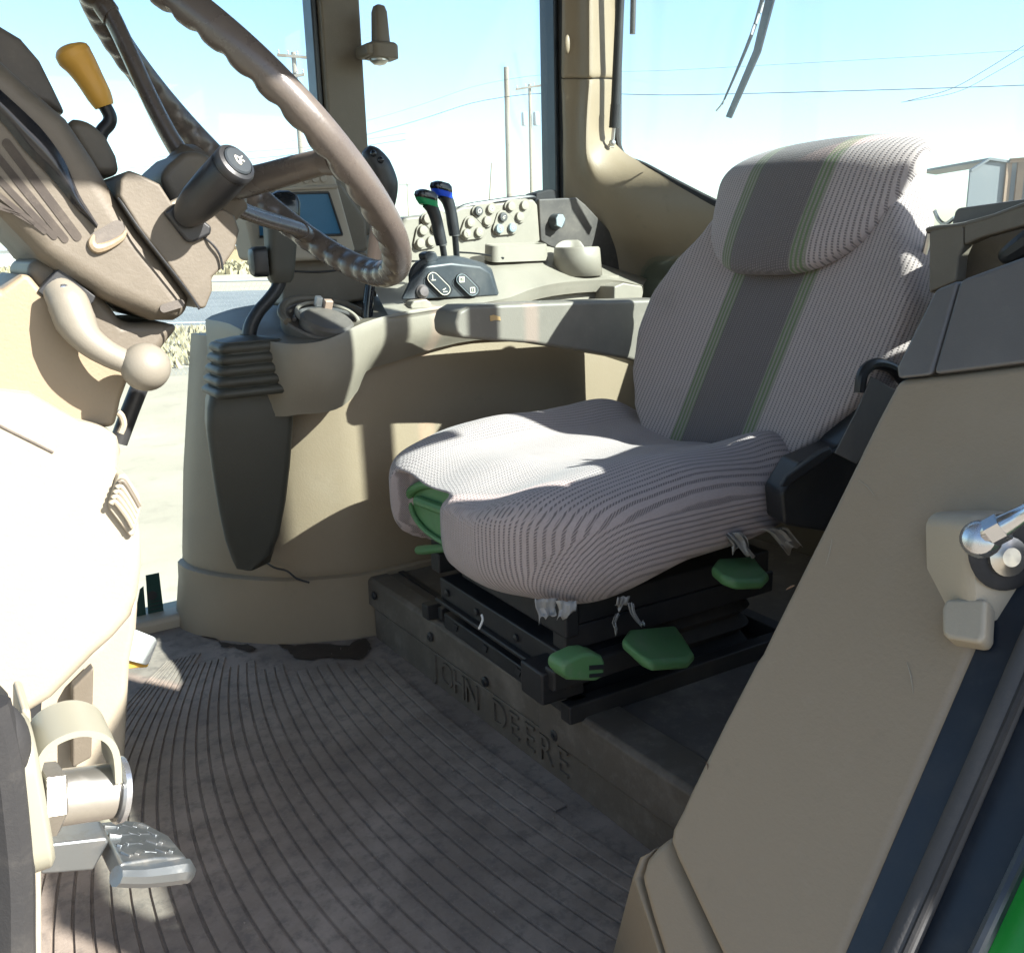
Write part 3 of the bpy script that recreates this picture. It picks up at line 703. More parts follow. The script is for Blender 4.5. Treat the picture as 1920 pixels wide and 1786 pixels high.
# suspension under the cushion
fr = obj('upper_frame', join(obox(sw(0, 0, .268), sx*.19, sy*.215, sz*.018), obox(sw(-.19, -.07, .262), sx*.012, sy*.15, sz*.026)), SUSP, st, bevel=.004)
for k, (y, z0, z1) in enumerate(((-.20, .215, .25), (.18, .215, .25))):
    obj('slide_rail', obox(sw(.0, y, (z0+z1)/2), sx*.20, sy*.016, sz*(z1-z0)/2), SUSP, st, bevel=.003)
obj('front_channel', join(obox(sw(-.185, -.045, .196), sx*.022, sy*.195, sz*.020), obox(sw(-.212, -.045, .178), sx*.006, sy*.195, sz*.004)), SUSP, st, bevel=.003)
obj('base_frame', join(obox(sw(-.19, -.045, .137), sx*.014, sy*.192, sz*.014), obox(sw(.22, -.03, .137), sx*.014, sy*.215, sz*.014), obox(sw(.01, -.235, .137), sx*.225, sy*.012, sz*.014), obox(sw(.01, .2, .137), sx*.225, sy*.012, sz*.014)), SUSP, st, bevel=.003)
obj('bellows_cover', loft([[sw(x*k-.0, y*k-.02, z) for x, y in rrect(.19, .18, .04)] for z, k in ((.125, 1), (.145, .93), (.16, 1), (.175, .93), (.19, 1), (.21, .93))]), RUBBER, st)
for y in (-.185, .17):
    obj('scissor_arm', obox(sw(0, y, .185), (sx*.2+sz*.045), sy*.008, sz*.010), SUSP, st, bevel=.002)
for y0 in (-.19, -.10, .0, .1):
    c = sw(-.2045, y0, .14); o_ = obj('rail_slot', prism([c+sy*-.008+sz*.006, c+sy*.006+sz*.006, c+sy*.012-sz*.004, c+sy*-.002-sz*.006], sx*-.002), BLACK, st)
for k, (y0, z0) in enumerate(((-.17, .262), (-.06, .266), (.06, .262), (-.2, .197), (-.1, .197), (.02, .197), (.12, .197))):
    obj('rivet', lathe([(.006, 0), (.006, .003), (.0, .005)], sw(-.203 if z0 > .23 else -.208, y0, z0), -sx, 10), SUSP, st)
obj('lock_block', join(obox(sw(-.215, -.205, .18), sx*.035, sy*.028, sz*.024), obox(sw(-.15, -.235, .195), sx*.09, sy*.012, sz*.016)), SUSP, st, bevel=.004)
obj('cable_tie', tube([at(903, 1152, X=.665), at(905, 1162, X=.663), at(898, 1178, X=.66)], .0018, 6, 3), WHITE, st)
# green handle set in the front notch
HX = .655
def hq(x, y, dx=0): return at(x, y, X=HX+dx)
gh = obj('front_handle', prism([hq(x, y) for x, y in ((762, 930), (770, 915), (800, 903), (840, 912), (878, 926), (886, 960), (890, 1040), (886, 1052), (840, 1028), (796, 1000), (772, 970))], (.05, 0, 0)), GREEN, st, bevel=.005, seg=3, label='green moulded grab handle under the cushion front')
obj('handle_lip', tube([hq(x, y, -.004) for x, y in ((766, 930), (775, 917), (802, 907), (842, 916), (878, 930))], .0075, 10, 4), GREEN, gh)
obj('handle_lip', tube([hq(x, y, -.004) for x, y in ((766, 932), (776, 966), (800, 996), (840, 1022), (884, 1046))], .0045, 10, 4), GREEN, gh)
obj('handle_rib', tube([hq(x, y, -.006) for x, y in ((783, 938), (820, 952), (865, 968), (880, 974))], .0085, 10, 4), GREEN, gh)
obj('handle_web', prism([hq(x, y, -.008) for x, y in ((836, 985), (840, 985), (834, 1018), (830, 1016))], (.01, 0, 0)), GREEN, gh)
obj('handle_web', prism([hq(x, y, -.008) for x, y in ((868, 985), (874, 988), (876, 1040), (870, 1036))], (.01, 0, 0)), GREEN, gh)
def pad(name, pts, z0, th, lab, plane='Z', off=None, bev=.006):
    P = [at(x, y, **{plane: z0}) for x, y in pts]
    return obj(name, prism(P, off or (0, 0, -th)), GREEN, st, bevel=bev, seg=3, label=lab)
obj('side_lever', tube([at(785, 1031, X=.70), at(800, 1030, X=.70), at(830, 1027, X=.71), at(850, 1025, X=.72)], [.008, .0085, .0075, .006], 10, 4), GREEN, st, label='small green lever at the far side under the handle')
def paddle(pix, Yp, th, lab):
    V, F = prism([at(x, y, Y=Yp) for x, y in pix], (.0, .0, -th)); return obj('paddle_lever', (V, F), GREEN, st, bevel=.006, seg=3, label=lab)
def slab(pix_depth, th, lab):
    P = [at(x, y, Y=d) for x, y, d in pix_depth]
    return obj('paddle_lever', prism(P, (0, 0, -th)), GREEN, st, bevel=.007, seg=3, label=lab)
slab([(1165, 1196, .855), (1178, 1178, .89), (1268, 1170, .90), (1282, 1190, .86), (1302, 1222, .815), (1290, 1236, .80), (1222, 1240, .795), (1200, 1226, .81)], .016, 'broad green paddle lever, front one of the pair under the cushion')
slab([(1333, 1060, .84), (1345, 1045, .87), (1415, 1040, .88), (1425, 1056, .85), (1442, 1074, .82), (1430, 1086, .80), (1380, 1088, .80), (1352, 1076, .815)], .016, 'green paddle lever, rear one half hidden beneath the cushion hem')
kn = obj('knob_lever', prism([at(x, y, Y=.84) for x, y in ((1056, 1246), (1064, 1240), (1095, 1226), (1112, 1224), (1130, 1230), (1136, 1242), (1134, 1268), (1120, 1278), (1066, 1276), (1054, 1262))], (.0, .035, 0)), GREEN, st, bevel=.006, seg=3, label='slotted green knob lever on the platform edge')
for y0, y1 in ((1248, 1256), (1264, 1270)):
    obj('slot', prism([at(x, y, Y=.8385) for x, y in ((1106, y0), (1132, y0-2), (1132, y1-2), (1106, y1))], (0, .004, 0)), BLACK, kn)
# torn lining hanging from the hem
def shred(pts, Yp, w):
    rows = []
    for i, (x, y) in enumerate(pts):
        ww = w*(1-.45*i/(len(pts)-1)); row = []
        for k in range(7):
            s = k/6-.5
            row.append(at(x+s*ww*2+random.uniform(-1.5, 1.5), y+random.uniform(-2, 2)+(random.uniform(-11, 7) if i == len(pts)-1 else 0), Y=Yp+random.uniform(-.008, .008)))
        rows.append(row)
    return obj('torn_lining', grid(smooth_rows(rows, 2)), FOAM, st, solid=.0006)
shred([(1024, 1122), (1023, 1140), (1027, 1152), (1022, 1163)], .905, 22)
shred([(1062, 1126), (1063, 1144), (1056, 1160)], .895, 20)
shred([(1170, 1118), (1166, 1132), (1160, 1140)], .88, 12)
shred([(1183, 1130), (1188, 1150), (1200, 1168), (1206, 1172)], .88, 5)
shred([(1158, 1150), (1152, 1166), (1156, 1186)], .88, 4)
shred([(1378, 998), (1390, 1012), (1396, 1028), (1408, 1046)], .84, 14)
shred([(1372, 1004), (1382, 1022), (1376, 1034)], .845, 12)
shred([(1450, 990), (1465, 1000), (1490, 1034)], .83, 26)
# right armrest
ar = obj('armrest', prism([at(x, y, Y=1.405) for x, y in ((855, 604), (860, 584), (880, 573), (1000, 568), (1190, 562), (1260, 560), (1260, 700), (1180, 674), (1100, 660), (1000, 644), (900, 637), (866, 634), (856, 624))], (0, .085, 0)), ARM, st, bevel=.012, seg=4, label='grey vinyl armrest with a small torn patch')
obj('torn_patch', prism([at(x, y, Y=1.4035) for x, y in ((919, 592), (926, 590), (938, 594), (939, 601), (930, 600), (920, 602))], (0, .004, 0)), plastic('foam_tan', (.45, .30, .14), .9, .5, 200), ar)

# ================================================================== LEFT REAR FENDER TRIM
I0 = at(1680, 712, Y=.50); I1 = at(1270, 1540, Y=.50)
Tn = (I0-I1).normalized(); NP = Vector((0, -1, 0)).cross(Tn).normalized()
if NP.x > 0: NP = -NP
PL = (I0, NP)
def pl(x, y, o=0): return at(x, y, pl=(I0+NP*o, NP))
fp = thing('fender_trim', at(1500, 1500, Z=0), 'large sloping beige fender trim panel right of the seat', 'panel')
obj('main_panel', prism([pl(x, y) for x, y in ((1681, 712), (1640, 790), (1570, 932), (1500, 1072), (1440, 1192), (1423, 1228), (1412, 1243), (1350, 1362), (1288, 1488), (1274, 1520), (1254, 1556), (1252, 1580), (1262, 1608), (1345, 1786), (1400, 1900), (1533, 1900), (1582, 1786), (1752, 1388), (1831, 1205), (1885, 1080), (1990, 850), (1990, 676), (1920, 685), (1800, 700))], Vector((.5, 0, -.02))), BEIGE, fp, bevel=.008, seg=3)
kp = [(1262, 1566), (1222, 1590), (1202, 1618), (1188, 1650), (1150, 1786), (1130, 1860), (1400, 1900), (1345, 1786)]
kf = [at(x, y, Y=.655) for x, y in kp]
obj('kick_panel', prism([pl(x, y, -.006) for x, y in ((1258, 1562), (1226, 1588), (1206, 1612), (1194, 1645), (1215, 1720), (1240, 1800), (1265, 1880), (1400, 1900), (1345, 1786), (1290, 1660), (1262, 1606))], Vector((.3, 0, -.05))), BEIGE, fp, bevel=.010, seg=3)
obj('kick_side', prism([pl(1226, 1588, -.012), pl(1206, 1612, -.012), pl(1194, 1645, -.012), pl(1215, 1720, -.012), pl(1265, 1880, -.012), at(1130, 1870, Z=.0), at(1150, 1786, Z=.0), at(1172, 1700, Z=.0)], (.12, -.02, -.01)), BEIGE, fp, bevel=.004)
obj('top_cap', prism([pl(x, y, .003) for x, y in ((1746, 704), (1797, 526), (1920, 481), (2010, 450), (2010, 668), (1920, 682))], Vector((.45, 0, 0))), GREYCAP, fp, bevel=.005)
obj('cap_edge', prism([pl(1681, 711, .003), pl(1690, 690, .003)-Vector((0, -.006, 0)), pl(1753, 543, -.002), pl(1796, 526, .003), pl(1745, 704, .003)], Vector((.45, .01, 0))), GREYCAP, fp, bevel=.004)
# storage tray on top
tr = thing('storage_tray', at(1830, 540, X=1.0), 'taupe storage tray with a cut-out on top of the fender trim', 'tray')
TX = 1.0
def tq(x, y, d=0): return at(x, y, X=TX+d)
obj('front_post', prism([tq(x, y) for x, y in ((1742, 433), (1806, 416), (1806, 462), (1798, 480), (1793, 528), (1742, 549))], (.02, .0, 0)), TAUPE, tr, bevel=.003)
obj('top_bar', prism([tq(x, y) for x, y in ((1806.3, 416), (1920, 384), (2020, 355), (2020, 402), (1920, 424), (1840, 446), (1806.3, 461))], (.02, 0, 0)), TAUPE, tr, bevel=.003)
obj('side_plate', prism([tq(1742, 433, .02), tq(1742, 549, .02), tq(1742, 549, .02)+Vector((.25, .05, 0)), tq(1742, 433, .02)+Vector((.25, .05, .02))], (0, -.02, 0)), TAUPE, tr, bevel=.002)
obj('inner_plate', prism([tq(x, y, .06) for x, y in ((1790, 420), (2020, 360), (2020, 480), (1785, 548))], (.01, 0, 0)), TAUPE, tr, bevel=.002)
obj('lip', tube([tq(x, y, .005) for x, y in ((1741, 432), (1760, 428), (1800, 424), (1850, 412), (1900, 394), (1960, 372), (2020, 352))], .0055, 8, 4, flat=.7), TAUPE, tr)
obj('rear_plate', prism([tq(x, y, .1) for x, y in ((1783, 425), (1790, 396), (1796, 390), (1920, 373), (2020, 358), (2020, 420), (1783, 470))], (.012, 0, 0)), GREYCAP, tr, bevel=.003)
obj('latch', tube([tq(x, y, .03) for x, y in ((1878, 486), (1890, 478), (1925, 456), (1980, 420))], [.006, .010, .014, .016], 10, 4), BLACK, tr)
tag(obj('metal_wire', tube([tq(x, y, .22) for x, y in ((1752, 395), (1760, 412), (1772, 420), (1790, 408))], .003, 6, 4), ZINC), 'thin bent metal wire above the storage tray corner', 'wire')
tag(obj('metal_wire', tube([tq(x, y, .22) for x, y in ((1744, 430), (1735, 470), (1722, 510))], .004, 6, 4), ZINC), 'straight metal wire hanging between seat back and storage tray', 'wire')
for a_, b_2, w_2 in (((1474, 1105), (1490, 1097), .0011), ((1322, 1428), (1327, 1442), .0006), ((1560, 1010), (1548, 1060), .0005), ((1880, 600), (1866, 612), .0008), ((1610, 900), (1640, 930), .0005), ((1700, 1240), (1712, 1300), .0005)):
    obj('scuff_mark', tube([pl(*a_, .0002), pl((a_[0]+b_2[0])/2+2, (a_[1]+b_2[1])/2-2, .0004), pl(*b_2, .0002)], [w_2*.4, w_2, w_2*.3], 6, 3), plastic('scuff', (.10, .06, .035), .8, 0, dirt=0) if a_[0] < 1500 else BEIGE_L, fp)
# door seal, black frame and green outer fender
ds = thing('door_frame', pl(1700, 1786, -.02), 'black door frame edge with grey rubber seal beside the beige panel', 'door frame')
obj('inner_flange', prism([pl(x, y, -.004) for x, y in ((1533, 1900), (1582, 1786), (1752, 1388), (1831, 1205), (1885, 1080), (1990, 850), (2080, 850), (1960, 1100), (1905, 1220), (1836, 1388), (1661, 1786), (1611, 1900))], Vector((.3, 0, -.01))), CABFRAME, ds, bevel=.002)
obj('rubber_seal', tube([pl(x, y, -.002) for x, y in ((1633, 1900), (1685, 1786), (1860, 1388), (1930, 1222), (2020, 1020))], .0098, 12, 2), SEALG, ds)
obj('rubber_seal_lip', tube([pl(x, y, .004) for x, y in ((1648, 1900), (1697, 1786), (1874, 1388), (1945, 1222), (2030, 1020))], .003, 8, 2), RUBBER, ds)
obj('outer_flange', prism([pl(x, y, -.008) for x, y in ((1655, 1900), (1705, 1786), (1880, 1388), (1955, 1222), (2080, 1222), (1990, 1460), (1836, 1786), (1780, 1900))], Vector((.3, 0, -.01))), CABFRAME, ds, bevel=.003)
obj('outer_lip', tube([pl(x, y, -.004) for x, y in ((1775, 1900), (1828, 1786), (1982, 1460), (2060, 1280))], .004, 8, 2), CABFRAME, ds)
tag(obj('green_fender', prism([pl(x, y, -.02) for x, y in ((1782, 1900), (1840, 1786), (1992, 1460), (2400, 1300), (2400, 1900))], Vector((.3, 0, -.02))), GREENB, bevel=.004), 'glossy green outer fender at the bottom right corner', 'fender')
# door gas strut end on its bracket
db = thing('door_strut_bracket', pl(1840, 1190), 'beige rubber block with chrome ball joint of the door strut', 'bracket')
ax = Vector((-.45, -.86, .20)).normalized(); bx = ax.cross(Vector((0, 0, 1))).normalized(); bz = bx.cross(ax).normalized()
if bz.z < 0: bz = -bz
q = pl(1872, 1042, .012)
pr = lambda w, h, r, d, dx=0, dz=0: [q+bx*(x+dx)+bz*(z+dz)+ax*d for x, z in rrect(w*.76, h*.80, r*.76, 5)]
sg = 1 if bx.dot(cr) > 0 else -1
obj('block', loft([pr(.036, .052, .016, -.05, 0, -.012), pr(.036, .052, .016, -.004, 0, -.010), pr(.033, .049, .015, .003, 0, -.010), pr(.029, .045, .013, .006, 0, -.010)]), BEIGE_L, db)
obj('tab', prism([pl(x, y, .016) for x, y in ((1764, 1140), (1772, 1120), (1850, 1120), (1846, 1190), (1838, 1206), (1776, 1196), (1764, 1186))], NP*-.02), BEIGE_L, db, bevel=.004)
c = q+bz*.004
obj('washer', lathe([(.0, .004), (.0265, .0045), (.0285, .0085), (.026, .010), (.016, .0095), (.0, .009)], c, ax, 32), RUBBER, db)
obj('stud', lathe([(.0145, .008), (.0145, .0125), (.009, .014), (.007, .016), (.0, .0161)], c-bz*.003, ax, 24), ZINC, db)
bc_ = at(1840, 1010, Y=q.y-.022)
obj('ball_socket', lathe([(.0, -.013), (.0095, -.0115), (.0125, -.006), (.013, .002), (.0125, .007), (.010, .0115), (.0065, .013), (.0, .0132)], bc_, (at(1700, 1010, Y=q.y-0.094)-bc_), 20), CHROME, db)
obj('rod', tube([bc_, at(1870, 992, Y=q.y-0.034), at(1925, 960, Y=q.y-0.049), at(2010, 910, Y=q.y-0.074)], [.0085, .0082, .0058, .0058], 14, 3), CHROME, db)
obj('rod_nut', tube([at(1856, 1000, Y=q.y-0.030), at(1882, 986, Y=q.y-0.037)], .0098, 6, 1), CHROME, db)

# ================================================================== RIGHT HAND CONSOLE
cs = thing('control_console', (.75, 1.75, 0), 'beige and grey right-hand control console with switches and levers', 'console')
def ring_path(path, z, back=1.935):
    p = cat([Vector((x, y, z)) for x, y in path], 5)
    return p+[Vector((p[-1].x, back, z)), Vector((path[0][0]+.02, back+.0, z))]
pa = [(.388, 1.93), (.392, 1.87), (.43, 1.79), (.49, 1.72), (.55, 1.67), (.62, 1.635), (.69, 1.61), (.80, 1.605), (1.1, 1.60), (1.5, 1.60)]
pb = [(.468, 1.93), (.474, 1.86), (.505, 1.78), (.545, 1.71), (.585, 1.665), (.645, 1.63), (.70, 1.612), (.80, 1.605), (1.1, 1.60), (1.5, 1.60)]
def mixp(t, o=0): return [(a[0]*(1-t)+b[0]*t-o, a[1]*(1-t)+b[1]*t-o) for a, b in zip(pa, pb)]
obj('skirt', loft([ring_path(mixp(0, .0), -.004), ring_path(mixp(.05, .0), .03), ring_path(mixp(.18, -.001), .095), ring_path(mixp(.22, -.0), .128), ring_path(mixp(.25, -.006), .132)]), BEIGE, cs)
obj('body', loft([ring_path(mixp(.22, -.010), .12), ring_path(mixp(.3, -.006), .137), ring_path(mixp(.32, -.005), .15), ring_path(mixp(.6, -.003), .32), ring_path(mixp(1, -.004), .52), ring_path(mixp(1.1, -.012), .60)]), BEIGE, cs)
obj('panel_crack', tube([at(x, y, Y=yy) for x, y, yy in ((494, 1050, 1.672), (515, 1064, 1.662), (538, 1070, 1.65), (556, 1084, 1.642), (580, 1092, 1.634))], .0022, 6, 4), BLACK, cs)
B_ = [(383, 692, 1.87), (425, 705, 1.76), (480, 765, 1.635), (525, 776, 1.57), (565, 772, 1.545), (605, 769, 1.535), (642, 757, 1.54), (672, 728, 1.56), (690, 692, 1.585), (740, 675, 1.592), (860, 640, 1.60), (980, 632, 1.60), (1240, 632, 1.60)]
T_ = [(385, 603, 1.87), (430, 612, 1.73), (480, 640, 1.60), (525, 649, 1.535), (560, 651, 1.508), (602, 646, 1.50), (640, 632, 1.51), (682, 611, 1.535), (740, 593, 1.56), (800, 582, 1.575), (870, 573, 1.588), (980, 572, 1.60), (1240, 572, 1.60)]
Bp = [at(x, y, Y=d) for x, y, d in B_]; Tp = [at(x, y, Y=d) for x, y, d in T_]
Mp = [(a+b)/2-Vector((0, .014, 0)) for a, b in zip(Bp, Tp)]
Ti = [p+Vector((.004, .010, .004)) for p in Tp]
Bi = [p+Vector((.01, .03, .002)) for p in Bp]
obj('upper_cover', grid(smooth_rows([Bi, [p+Vector((0, .003, -.001)) for p in Bp], Bp, Mp, Tp, Ti], 3)), COVER, cs)
K_ = [(396, 592, 1.90), (440, 578, 1.90), (500, 568, 1.88), (545, 564, 1.86), (580, 562, 1.85), (620, 560, 1.84), (660, 558, 1.83), (700, 556, 1.82), (745, 552, 1.81)]
Kp = [at(x, y, Y=d) for x, y, d in K_]
rowsA = [Ti[:9], [(a*2+b)/3 for a, b in zip(Ti[:9], Kp)], [(a+b*2)/3 for a, b in zip(Ti[:9], Kp)], Kp]
obj('pod_deck', grid(smooth_rows(rowsA, 3)), TAUPE, cs)
fe = [(728, 592, 1.562), (800, 580, 1.577), (868, 570, 1.59), (940, 558, 1.605), (968, 549, 1.64), (1000, 537, 1.67), (1060, 526, 1.67), (1140, 522, 1.67), (1205, 535, 1.64)]
be = [(690, 520, 1.83), (760, 506, 1.835), (850, 486, 1.835), (920, 472, 1.835), (960, 465, 1.835), (1000, 458, 1.835), (1050, 468, 1.83), (1130, 496, 1.82), (1215, 522, 1.80)]
fe = [at(x, y, Y=d) for x, y, d in fe]; be = [at(x, y, Y=d) for x, y, d in be]
fl = [p+Vector((0, -.004, -.006)) for p in fe]
obj('top_plate', grid(smooth_rows([[p+Vector((0, .004, -.03)) for p in fe], fl, fe, [(a*2+b)/3 for a, b in zip(fe, be)], [(a+b*2)/3 for a, b in zip(fe, be)], be], 3)), CONSOLE_T, cs)
obj('pocket_wall', prism([at(x, y, Y=1.69) for x, y in ((940, 556), (1000, 536), (1060, 522), (1160, 516), (1165, 600), (930, 600))], (0, .01, 0)), CONSOLE_T, cs)
obj('pocket_end', prism([at(x, y, Y=1.62) for x, y in ((1152, 537), (1170, 530), (1205, 536), (1207, 548), (1196, 600), (1150, 600))], (0, .07, 0)), CONSOLE_T, cs, bevel=.004)
for pts in (((860, 473), (900, 476), (945, 484)), ((768, 490), (860, 488), (912, 497))):
    obj('seam', tube([at(x, y, Y=1.80-.05*i/2) for i, (x, y) in enumerate(pts)], .002, 6, 4), BLACK, cs)
# slot tray and cup holder
q = at(968, 462, Y=1.775)
obj('slot_tray', loft([[q+Vector((x, y, z+.12*y)) for x, y in rrect(w, h, min(w, h)*.7)] for w, h, z in ((.078, .024, -.03), (.076, .022, .004), (.073, .019, .006), (.070, .016, .004), (.069, .015, -.012))]), CONSOLE_T, cs)
q = at(1082, 492, Y=1.725)
rr_ = []
for i in range(41):
    a = radians(-60+ -300*i/40+20); R = .052; hgt = .034+.016*ss(.55, .8, i/40)
    if i > 36: hgt *= 1-.55*ss(36, 40, i)
    dv = Vector((cos(a), sin(a), 0))
    rr_.append([q+dv*R*1.10+Vector((0, 0, -.03)), q+dv*R+Vector((0, 0, hgt-.004)), q+dv*(R-.003)+Vector((0, 0, hgt)), q+dv*(R-.006)+Vector((0, 0, hgt-.003)), q+dv*(R-.008)+Vector((0, 0, -.02))])
obj('cup_holder', grid(rr_), CONSOLE_T, cs, solid=.001, ang=60)
obj('cup_floor', lathe([(.0, 0), (.048, 0), (.05, -.004)], q+Vector((0, 0, -.018)), (0, 0, 1), 28), CONSOLE_T, cs)
obj('cup_stop', obox(at(1108, 466, Y=1.765), (.012, 0, 0), (0, .002, 0), (0, 0, .004)), BLACK, cs)
# switch panel
sp_ = obj('switch_panel', prism([at(x, y, Y=1.835) for x, y in ((690, 525), (694, 448), (720, 428), (760, 409), (848, 399), (866, 389), (1000, 374), (1008, 384), (1013, 452), (1000, 460), (850, 488))], (0, .03, .004)), CONSOLE_T, cs, bevel=.004)
obj('panel_lip', tube([at(x, y, Y=1.845) for x, y in ((852, 399), (870, 388), (930, 378), (990, 370), (1004, 371))], [.002, .006, .0065, .006, .003], 8, 4), BLACK, sp_)
YB = 1.8335
def hull(cs_, r, n=12):
    pts = [(cx+r*cos(2*pi*k/24), cy+r*sin(2*pi*k/24)) for cx, cy in cs_ for k in range(24)]
    pts = sorted(set(pts)); lo_, up = [], []
    crs = lambda o, a, b: (a[0]-o[0])*(b[1]-o[1])-(a[1]-o[1])*(b[0]-o[0])
    for p in pts:
        while len(lo_) > 1 and crs(lo_[-2], lo_[-1], p) <= 0: lo_.pop()
        lo_.append(p)
    for p in reversed(pts):
        while len(up) > 1 and crs(up[-2], up[-1], p) <= 0: up.pop()
        up.append(p)
    return lo_[:-1]+up[:-1]
clusters = [([(881, 417), (874, 438), (897, 435)], [BTN]*3), ([(896, 396), (919, 392), (912, 414)], [BTND, BTN, BTN]),
            ([(942, 407), (935, 429), (959, 427)], [BTND, BTNB, BTNB]), ([(957, 387), (982, 385), (973, 406)], [BTN]*3),
            ([(792, 432), (787, 456), (807, 452)], [BTN]*3), ([(800, 410), (822, 407), (815, 428)], [BTN]*3)]
for ci, (cl, mats) in enumerate(clusters):
    pt = obj('switch_plate', prism([at(x, y, Y=YB) for x, y in hull(cl, 12.5)], (0, -.0045, 0)), CONSOLE_T, sp_, bevel=.0012)
    for bi, ((x, y), mm) in enumerate(zip(cl, mats)):
        c = at(x, y, Y=YB-.0045)
        bt = obj('button', lathe([(.0105, 0), (.0105, .005), (.0095, .0072), (.007, .0076), (0, .0072)], c, (0, -1, 0), 20), mm, pt if False else sp_)
        ic = c+Vector((0, -.0078, 0))
        if ci == 1 and bi < 2:
            obj('button_icon', loft([[ic+Vector((cos(2*pi*k/16)*r, -d, sin(2*pi*k/16)*r)) for k in range(16)] for r, d in ((.0028, 0), (.0028, .0006), (.0048, .0006), (.0048, 0))], True, False), ICON, bt)
        elif ci in (0, 2):
            dv = (Vector((.004, 0, .002)), Vector((.003, 0, -.003)), Vector((.004, 0, 0)))[bi]
            obj('button_icon', tube([ic-dv, ic+Vector((0, 0, .002)), ic+dv], .0008, 6, 2), ICON, bt)
            obj('button_icon', tube([ic-dv*.6-Vector((0, 0, .003)), ic+dv*.6-Vector((0, 0, .003))], .0007, 6, 1), ICON, bt)
# trim with knob; its colour is darkened to stand in for shade
tp = obj('rear_trim', prism([at(x, y, Y=1.835) for x, y in ((1010, 373), (1082, 370), (1098, 383), (1190, 482), (1204, 498), (1215, 528), (1140, 508), (1090, 482), (1030, 462), (1014, 452))], (0, .02, 0)), plastic('trim_shade_dark', (.05, .044, .04), .5, .35), cs, bevel=.004)
c = at(1040, 416, Y=1.835)
kb = obj('knob', lathe([(.019, 0), (.019, .004), (.0165, .009), (.0165, .020), (.0145, .023), (0, .0235)], c, (0, -1, .12), 20), PODB, tp)
k2 = c+Vector((0, -.026, .003))
obj('knob_pointer', prism([k2+Vector(v) for v in ((-.013, 0, -.012), (-.014, 0, .004), (-.008, 0, .013), (.006, 0, .013), (.013, 0, .003), (.002, 0, -.018))], (0, .012, 0)), BTNB, kb, bevel=.0015)
obj('rubber_block', prism([at(x, y, Y=1.86) for x, y in ((1004, 376), (1006, 362), (1030, 355), (1044, 356), (1044, 376))], (0, .05, 0)), RUBBER, cs, bevel=.004)
# round control pod
pn = Vector((.08, -.40, .91)).normalized(); pu = Vector((1, 0, 0)); pu = (pu-pn*pu.dot(pn)).normalized(); pv = pn.cross(pu)
pc = at(612, 606, Y=1.60)+pn*.004
def pp_(x, y, z=0): return pc+pu*x+pv*y+pn*z
def ring(R, r, a0, a1, n=40, z=0, sx_=1.0): return [pp_(R*cos(a0+(a1-a0)*i/n)*sx_, R*sin(a0+(a1-a0)*i/n), z) for i in range(n+1)]
pod = obj('control_pod', lathe([(.0, .0), (.074, .0), (.081, .005), (.084, .001), (.08, -.02)], pc, pn, 48), TAUPE_D, cs)
obj('pod_rim', tube(ring(.082, 0, radians(5), radians(190), 40, .006), .0075, 10, 1), TAUPE, pod)
obj('dial', lathe([(.0, .020), (.042, .019), (.048, .014), (.049, .0)], pp_(-.012, -.026), pn, 40), TAUPE_D, pod)
obj('dial_collar', tube(ring(.056, 0, radians(-20), radians(200), 36, .010), .0035, 8, 1), BTN, pod)
obj('slide_track', tube([p+pv*-.03 for p in ring(.070, 0, radians(20), radians(160), 30, .006)], .004, 8, 1), BTND, pod)
obj('slide_tab', obox(pp_(.006, .020, .018), pu*.008, pv*.006, pn*.015), PINK, pod, bevel=.002)
obj('slide_tab', obox(pp_(.0, .048, .016), pu*.006, pv*.006, pn*.010), WHITE, pod, bevel=.002)
obj('label_plate', obox(pp_(.045, .045, .005), pu*.028, pv*.012, pn*.003), PODB, pod, bevel=.002)
# tall black lever rising behind the wheel
lv = obj('throttle_lever', tube([at(x, y, Y=1.60) for x, y in ((688, 598), (691, 560), (696, 520), (700, 495))], [.011, .010, .009, .008], 12, 4), GLOSSB, cs, label='tall black-headed lever behind the steering wheel rim')
obj('grip_base', tube([at(x, y, Y=1.60) for x, y in ((700, 500), (703, 470), (708, 430), (712, 405))], [.012, .0135, .014, .015], 14, 4), PINK, lv)
obj('grip_head', tube([at(x, y, Y=1.60) for x, y in ((713, 412), (720, 380), (720, 345), (708, 312), (694, 290), (686, 280))], [.014, .021, .026, .025, .019, .009], 18, 5), BLACK, lv)
for k, (x, y) in enumerate(((700, 288), (714, 300))): obj('thumb_button', ball(at(x, y, Y=1.575), .006, 12, 8), GLOSSB, lv)
# slate pod with the two hydraulic levers
YP = 1.612
hp = obj('lever_pod', loft([[at(x, y, Y=d)+Vector((0, 0, 0)) for x, y in pts] for d, pts in (
    (1.74, ((775, 545), (795, 508), (830, 484), (870, 482), (905, 492), (920, 505), (928, 545))),
    (1.65, ((758, 552), (778, 505), (812, 481), (852, 479), (905, 492), (922, 503), (934, 548))),
    (1.622, ((752, 560), (770, 520), (800, 492), (845, 486), (902, 496), (923, 508), (936, 552))),
    (YP, ((752, 563), (768, 528), (798, 500), (846, 494), (900, 500), (920, 511), (934, 555))))]), PODB, cs, bevel=.004, seg=3)
wheel_ = obj('thumb_wheel', lathe([(.036, -.006), (.038, -.004), (.038, .004), (.036, .006)], at(800, 522, Y=1.63), (0, 1, 0), 40), BLACK, hp)
obj('rocker_tab', prism([at(x, y, Y=1.622) for x, y in ((796, 476), (806, 470), (818, 472), (824, 486), (818, 492), (800, 494))], (0, .03, 0)), PODB, hp, bevel=.004)
